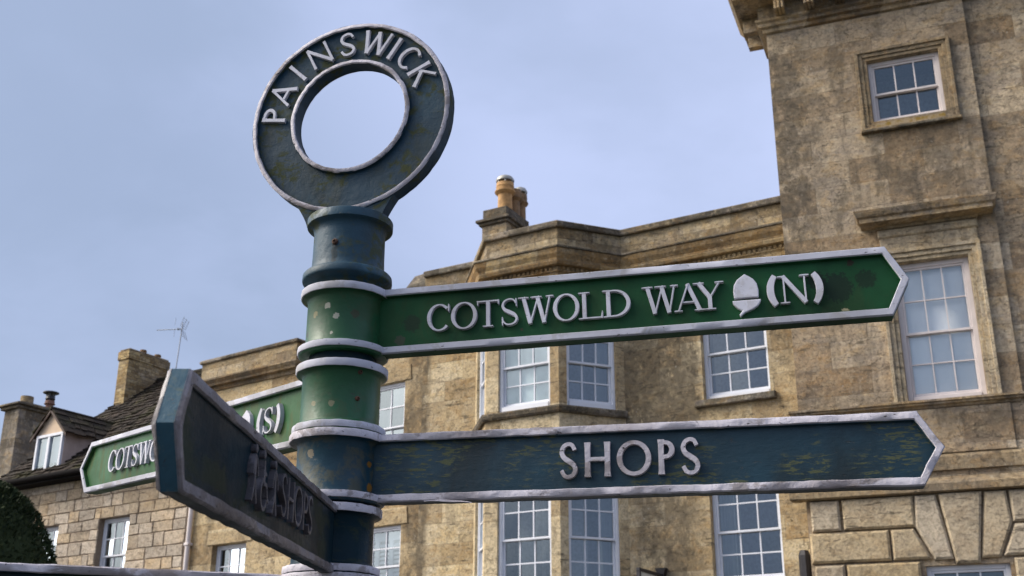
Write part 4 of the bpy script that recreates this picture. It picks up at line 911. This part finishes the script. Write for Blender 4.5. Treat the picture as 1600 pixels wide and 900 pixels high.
def arm_outline(x0, L, tip, hh, b=0., n=60):
    """outline of a finger with pointed end, b inside the edge; same point count whatever b"""
    P_ = []
    k = b*1.05
    xs = [x0+(L-x0)*i/n for i in range(n+1)]
    top = [(x, hh-b) for x in xs[:-1]]+[(L-(b*.42), hh-b)]; bot = [(x, -hh+b) for x in xs[:-1]]+[(L-(b*.42), -hh+b)]
    t = L+tip-k*1.02; m = 8
    up = [(top[-1][0]+(t-top[-1][0])*i/m, top[-1][1]*(1-i/m)) for i in range(1, m)]; dn = [(t+(bot[-1][0]-t)*i/m, bot[-1][1]*i/m) for i in range(1, m)]
    return top+up+[(t, 0)]+dn+bot[::-1]
def arm(label, zc, yaw, droop, hh, L, tip, side, mat, silver, wear, text, th=.0135, bw=.0127, edge=None, x0=.045, shift=0.):
    yaw, droop = radians(yaw), radians(droop)
    X = Vector((sin(yaw)*cos(droop), cos(yaw)*cos(droop), sin(droop))); nv = Vector((sin(yaw+pi/2*side), cos(yaw+pi/2*side), 0)); Z = nv.cross(X)
    if Z.z < 0: Z = -Z
    Yv = Z.cross(X); M = Matrix((X, Yv, Z)).transposed().to_4x4(); M.translation = Vector((0, 0, zc))+nv*shift
    O, I = arm_outline(x0, L, tip, hh), arm_outline(x0, L, tip, hh, bw); n = len(O)
    sd = zc*13
    jit = lambda p, a, s_=0: (p[0]+a*noise.noise(Vector((p[0]*38, p[1]*60, sd+s_))), p[1]+a*noise.noise(Vector((p[0]*38, p[1]*60, sd+9+s_)))+a*.6*noise.noise(Vector((p[0]*140, p[1]*60, sd+5))))
    O2 = [jit(p, wear) for p in O]
    mb = MB(); v = []; f = []
    rec = .0062
    rings = [[(x, -rec, z) for x, z in I], [(x, -th, z) for x, z in I], [(x, -th, z) for x, z in O2], [(x, th, z) for x, z in O2], [(x, th, z) for x, z in I], [(x, rec, z) for x, z in I]]
    for r_ in rings: v += r_
    for j in range(5): f += [(j*n+k, j*n+k+1, (j+1)*n+k+1, (j+1)*n+k) for k in range(n-1)]
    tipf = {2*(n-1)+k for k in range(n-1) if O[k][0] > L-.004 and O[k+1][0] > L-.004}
    h = n//2
    for base in (0, 5*n):                                     # recessed panel as quads between upper and lower edge
        for k in range(h): f.append((base+k, base+k+1, base+n-2-k, base+n-1-k)) if k+1 < n-2-k else f.append((base+k, base+k+1, base+n-1-k))
    mb.add(v, f)
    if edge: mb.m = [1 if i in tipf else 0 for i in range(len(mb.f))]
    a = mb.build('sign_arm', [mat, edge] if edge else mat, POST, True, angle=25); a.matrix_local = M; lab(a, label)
    for s_ in (-1, 1):                                        # raised painted border on both faces
        b = MB(); v = []
        Bi = [jit(p, wear*.8, 3) for p in arm_outline(x0, L, tip, hh, bw-.0004)]; Bo = [jit(p, wear) for p in arm_outline(x0, L, tip, hh, -.0004)]
        i2 = arm_outline(x0, L, tip, hh, bw-.0022); o2 = arm_outline(x0, L, tip, hh, .0016); i2 = [jit(p, wear*.8, 3) for p in i2]; o2 = [jit(p, wear) for p in o2]
        hj = lambda p: th+.0026+wear*.9*noise.noise(Vector((p[0]*55, p[1]*80, sd+20)))
        for r_, y_ in ((Bi, None), (i2, 1), (o2, 1), (Bo, None)): v += [(x, s_*(th-.001 if y_ is None else hj((x, z))), z) for x, z in r_]
        b.add(v, [(j*n+k, j*n+k+1, (j+1)*n+k+1, (j+1)*n+k) for j in range(3) for k in range(n-1)]); b.build('border', silver, a, True, angle=60)
    tsg = side                                                # text runs along +X on the -Y face, along -X on the +Y face
    place = lambda tx, ty, hgt: (tx*tsg, -tsg*(rec+hgt), ty)
    text(a, place); ARMS.append(a)
    return a

def t_north(a, place):
    ink = Ink(place, .0075)
    cap, base = .0450, -.0228
    for ch, x0, x1 in (('C', .1448, .1835), ('O', .1850, .2282), ('T', .2280, .2650), ('S', .2672, .2968), ('W', .2962, .3560), ('O', .3524, .3948), ('L', .3935, .4318), ('D', .4312, .4762), ('W', .4950, .5535), ('A', .5440, .5905), ('Y', .5768, .6218), ('N', .7052, .7512)):
        glyph(ink, ch, x0, base-.0006*(x0-.15)*2, x1-x0, cap, .140, .052, True)
    glyph(ink, '(', .6878, -.0345, .0200, .067, .165, .085, True); glyph(ink, ')', .7492, -.0350, .0205, .067, .165, .085, True)
    ink.mb.build('lettering', 'letter', a)
    acorn(a, place, .6548, -.0035, 1)
def acorn(a, place, cx, cy, s):
    ink = Ink(place, .0075); nut = [(-.0185, -.0055), (-.0192, .006), (-.0175, .0165), (-.0125, .0245), (-.006, .0295), (0, .0335), (.006, .0295), (.0125, .0245), (.0175, .0165), (.0192, .006), (.0185, -.0055)]
    cup = [(-.0212, -.0095), (.0212, -.0095), (.0212, -.0125), (.0165, -.0195), (.0085, -.0245), (-.0035, -.0290), (-.0105, -.0350), (-.0125, -.0325), (-.0072, -.0258), (-.0130, -.0225), (-.0185, -.0165), (-.0212, -.0125)]
    for P_ in (nut, cup): ink.poly([(cx+x*s, cy+y*s) for x, y in P_])
    ink.mb.build('acorn_symbol', 'letter', a)
def t_south(a, place):
    ink = Ink(place, .0075); off = -1.
    cap, base = .0465, -.0222
    X0 = -.902
    for ch, dx, w_ in (('C', 0, .0385), ('O', .040, .044), ('T', .0835, .038), ('S', .1235, .030), ('W', .1535, .061), ('O', .2100, .044), ('L', .2535, .038), ('D', .2925, .046), ('W', .358, .06), ('A', .409, .046), ('Y', .443, .046)):
        glyph(ink, ch, X0+dx, base, w_, cap, .140, .052, True)
    glyph(ink, '(', -.2490, -.034, .0200, .068, .165, .085, True); glyph(ink, 'S', -.2270, -.0225, .0330, .046, .140, .052, True); glyph(ink, ')', -.1900, -.034, .0205, .068, .165, .085, True)
    ink.mb.build('lettering', 'letter', a); acorn(a, place, -.2945, -.0035, 1)
def t_shops(a, place):
    ink = Ink(place, .0080)
    for ch, x0, x1 in (('S', .3612, .3878), ('H', .3990, .4385), ('O', .4480, .4995), ('P', .5105, .5355), ('S', .5440, .5710)):
        glyph(ink, ch, x0, -.0252, x1-x0, .0525, .150, .115, False)
    ink.mb.build('lettering', 'silver_worn', a)
def t_walk(a, place):
    ink = Ink(place, .0065); r = lambda P_: ink.ribbon(P_)
    def disc(cx, cy, q): ink.poly([(cx+q*cos(2*pi*k/14), cy+q*sin(2*pi*k/14)) for k in range(14)])
    def walker(cx):
        disc(cx+.002, .0305, .0046)
        r([(cx, .024, .0072), (cx-.001, .012, .0078), (cx-.001, .002, .0066)]); r([(cx, .003, .0044), (cx+.004, -.010, .0038), (cx+.011, -.0245, .0034)]); r([(cx-.002, .003, .0044), (cx-.005, -.011, .0038), (cx-.012, -.0245, .0034)])
        r([(cx+.003, .021, .004), (cx+.010, .012, .0036), (cx+.0125, .004, .0034)]); r([(cx-.004, .021, .004), (cx-.010, .012, .0036), (cx-.0115, .003, .0034)])
    walker(-.660); walker(-.556)
    cx = -.612
    disc(cx-.004, .0315, .0046); r([(cx-.004, .025, .0058), (cx-.003, .012, .0062), (cx-.002, .000, .0062)]); r([(cx-.003, .001, .0050), (cx+.010, .001, .0050), (cx+.017, -.014, .0046), (cx+.023, -.015, .004)])
    r([(cx-.003, .012, .004), (cx+.008, .011, .004)]); ink.ribbon(arc(cx-.003, -.0105, .0155, .0155, 95, 345, 26, lambda t: .0042))
    for ch, x0, w_ in (('S', -.5190, .034), ('H', -.4800, .044), ('O', -.4300, .056), ('P', -.3690, .034), ('S', -.3330, .036)): glyph(ink, ch, x0, -.0195, w_, .0480, .105, .080, False)
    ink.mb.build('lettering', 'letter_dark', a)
def t_none(a, place): pass
ARMS = []
arm('green arm reading COTSWOLD WAY (N) with an acorn', 2.2339, 101.88, .86, .0557, .8671, .0300, 1, 'green', 'silver', .00025, t_north)
arm('dark blue arm reading SHOPS', 1.9930, 102.33, -.36, .0536, .8828, .0330, 1, 'blue', 'silver_worn', .0011, t_shops)
arm('sunlit green arm reading COTSWOLD WAY (S), partly hidden', 2.1021, -40.61, 3.32, .0570, 1.0114, .0464, -1, 'green_sunlit', 'silver', .0003, t_south)
arm('dark arm pointing towards the viewer with walking and wheelchair symbols and SHOPS', 1.8810, -179.98, -2.99, .0506, .9163, .0306, -1, 'blue_clean', 'silver_shaded', .0010, t_walk, th=.0082, edge='edge_blue', shift=.0035)
arm('lowest dark arm, only its top edge in view', 1.7730, -108.4, 0, .055, .90, .03, -1, 'blue_clean', 'silver_worn', .0012, t_none)

# a flake of paint lifting off the lower edge of the SHOPS arm
fl_ = MB(); nn_ = 14; v_ = []
for i in range(nn_+1):
    t = i/nn_; x = .150+.078*t; dz = -.0535-.0065*t**2+.0006*sin(9*t); dy = -.0145-.010*t**1.6
    for zz_, yy_ in ((.004*(1-t), 0), (-.0012, -.0006), (-.0012, .0006), (.004*(1-t), .0010)): v_.append((x, dy+yy_, dz+zz_))
fl_.add(v_, [(4*i+k, 4*i+(k+1) % 4, 4*i+4+(k+1) % 4, 4*i+4+k) for i in range(nn_) for k in range(4)]+[(0, 1, 2, 3), (4*nn_, 4*nn_+1, 4*nn_+2, 4*nn_+3)])
flake = fl_.build('paint_flake', 'silver_worn', ARMS[1])

# ring finial
def ring():
    yaw = radians(105.26); X = Vector((sin(yaw), cos(yaw), 0)); Y = Vector((-X.y, X.x, 0)); M = Matrix((X, Y, Vector((0, 0, 1)))).transposed().to_4x4(); M.translation = X*-.0086+Vector((0, 0, 2.6269))
    Ro, Ri, th, rec = .1858, .1045, .0145, .0075; sg = 160
    prof = [(Ri, -th), (Ri, th), (Ri+.0075, th), (Ri+.009, rec), (Ro-.009, rec), (Ro-.0075, th), (Ro, th), (Ro, -th), (Ro-.0075, -th), (Ro-.009, -rec), (Ri+.009, -rec), (Ri+.0075, -th)]
    mb = MB(); v = []
    for r_, y in prof:
        for k in range(sg):
            a = 2*pi*k/sg; j = .0010*noise.noise(Vector((cos(a)*9, sin(a)*9, r_*50))) if r_ > .18 else .0004*noise.noise(Vector((cos(a)*7, sin(a)*7, 3)))
            v.append(((r_+j)*cos(a), y, (r_+j)*sin(a)))
    n_ = len(prof); mb.add(v, [(i*sg+k, i*sg+(k+1) % sg, ((i+1) % n_)*sg+(k+1) % sg, ((i+1) % n_)*sg+k) for i in range(n_) for k in range(sg)])
    # foot: concave web running from the ring down to the neck
    def web(z): t = (z+.209)/.095; return .0665+.062*max(0, t)**1.3
    L_, f = [], []
    zs = [-.209+.095*k/40 for k in range(41)]
    # outer web only outside the ring: two side horns
    for s_ in (-1, 1):
        hv = []
        zz = [z for z in zs if web(z) > sqrt(max(0, Ro*Ro-z*z))+.0003]
        for z in zz:
            a_in = sqrt(max(0, (Ro-.0035)**2-z*z)) if abs(z) < Ro-.0035 else 0
            xi = a_in if a_in < web(z) else web(z)-.0005
            hv += [(s_*xi*.985, -.0125, z), (s_*web(z), -.0125, z), (s_*web(z), .0125, z), (s_*xi*.985, .0125, z)]
        m4 = len(zz); mb.add(hv, [(4*i+k, 4*i+(k+1) % 4, 4*i+4+(k+1) % 4, 4*i+4+k) for i in range(m4-1) for k in range(4)]+[(0, 1, 2, 3), (4*m4-4, 4*m4-3, 4*m4-2, 4*m4-1)])
    o = mb.build('ring_finial', 'ring', POST, True, angle=35); o.matrix_local = M; lab(o, 'blue ring finial with PAINSWICK round its upper half')
    for s_ in (-1, 1):
        for nm, r0, r1 in (('outer', Ro-.0080, Ro+.0006), ('inner', Ri-.0004, Ri+.0080)):
            b = MB(); v = []; pr = [(r0, th-.001), (r0+.0014, th+.0018), (r1-.0018, th+.0018), (r1, th-.001)]
            for r_, y in pr:
                for k in range(sg):
                    a = 2*pi*k/sg; j = .0009*noise.noise(Vector((cos(a)*11, sin(a)*11, r_*40))); v.append(((r_+j)*cos(a), s_*(y+j*.6), (r_+j)*sin(a)))
            b.add(v, [(i*sg+k, i*sg+(k+1) % sg, (i+1)*sg+(k+1) % sg, (i+1)*sg+k) for i in range(3) for k in range(sg)]); b.build('rim', 'silver_worn', o, True, angle=60)
    mbs = MB(); cap = .0455; rb_ = .1245
    for i, (ch, ang, w_) in enumerate((('P', 172, .029), ('A', 154.5, .043), ('I', 136, .012), ('N', 116, .043), ('S', 94.4, .030), ('W', 72.4, .058), ('I', 57, .012), ('C', 42.5, .036), ('K', 25.5, .036))):
        a = radians(ang); up = (cos(a), sin(a)); rt = (sin(a), -cos(a))
        place = lambda tx, ty, h, up=up, rt=rt: (up[0]*(rb_+ty)+rt[0]*tx, -(rec+h), up[1]*(rb_+ty)+rt[1]*tx)
        ink = Ink(place, .0062); ink.k = i; glyph(ink, ch, -w_/2, 0, w_, cap, .135, .10, False)
        ink.mb.M = Matrix(); mbs.add([tuple(p) for p in ink.mb.v], ink.mb.f)
    mbs.build('lettering', 'letter', o)
ring()
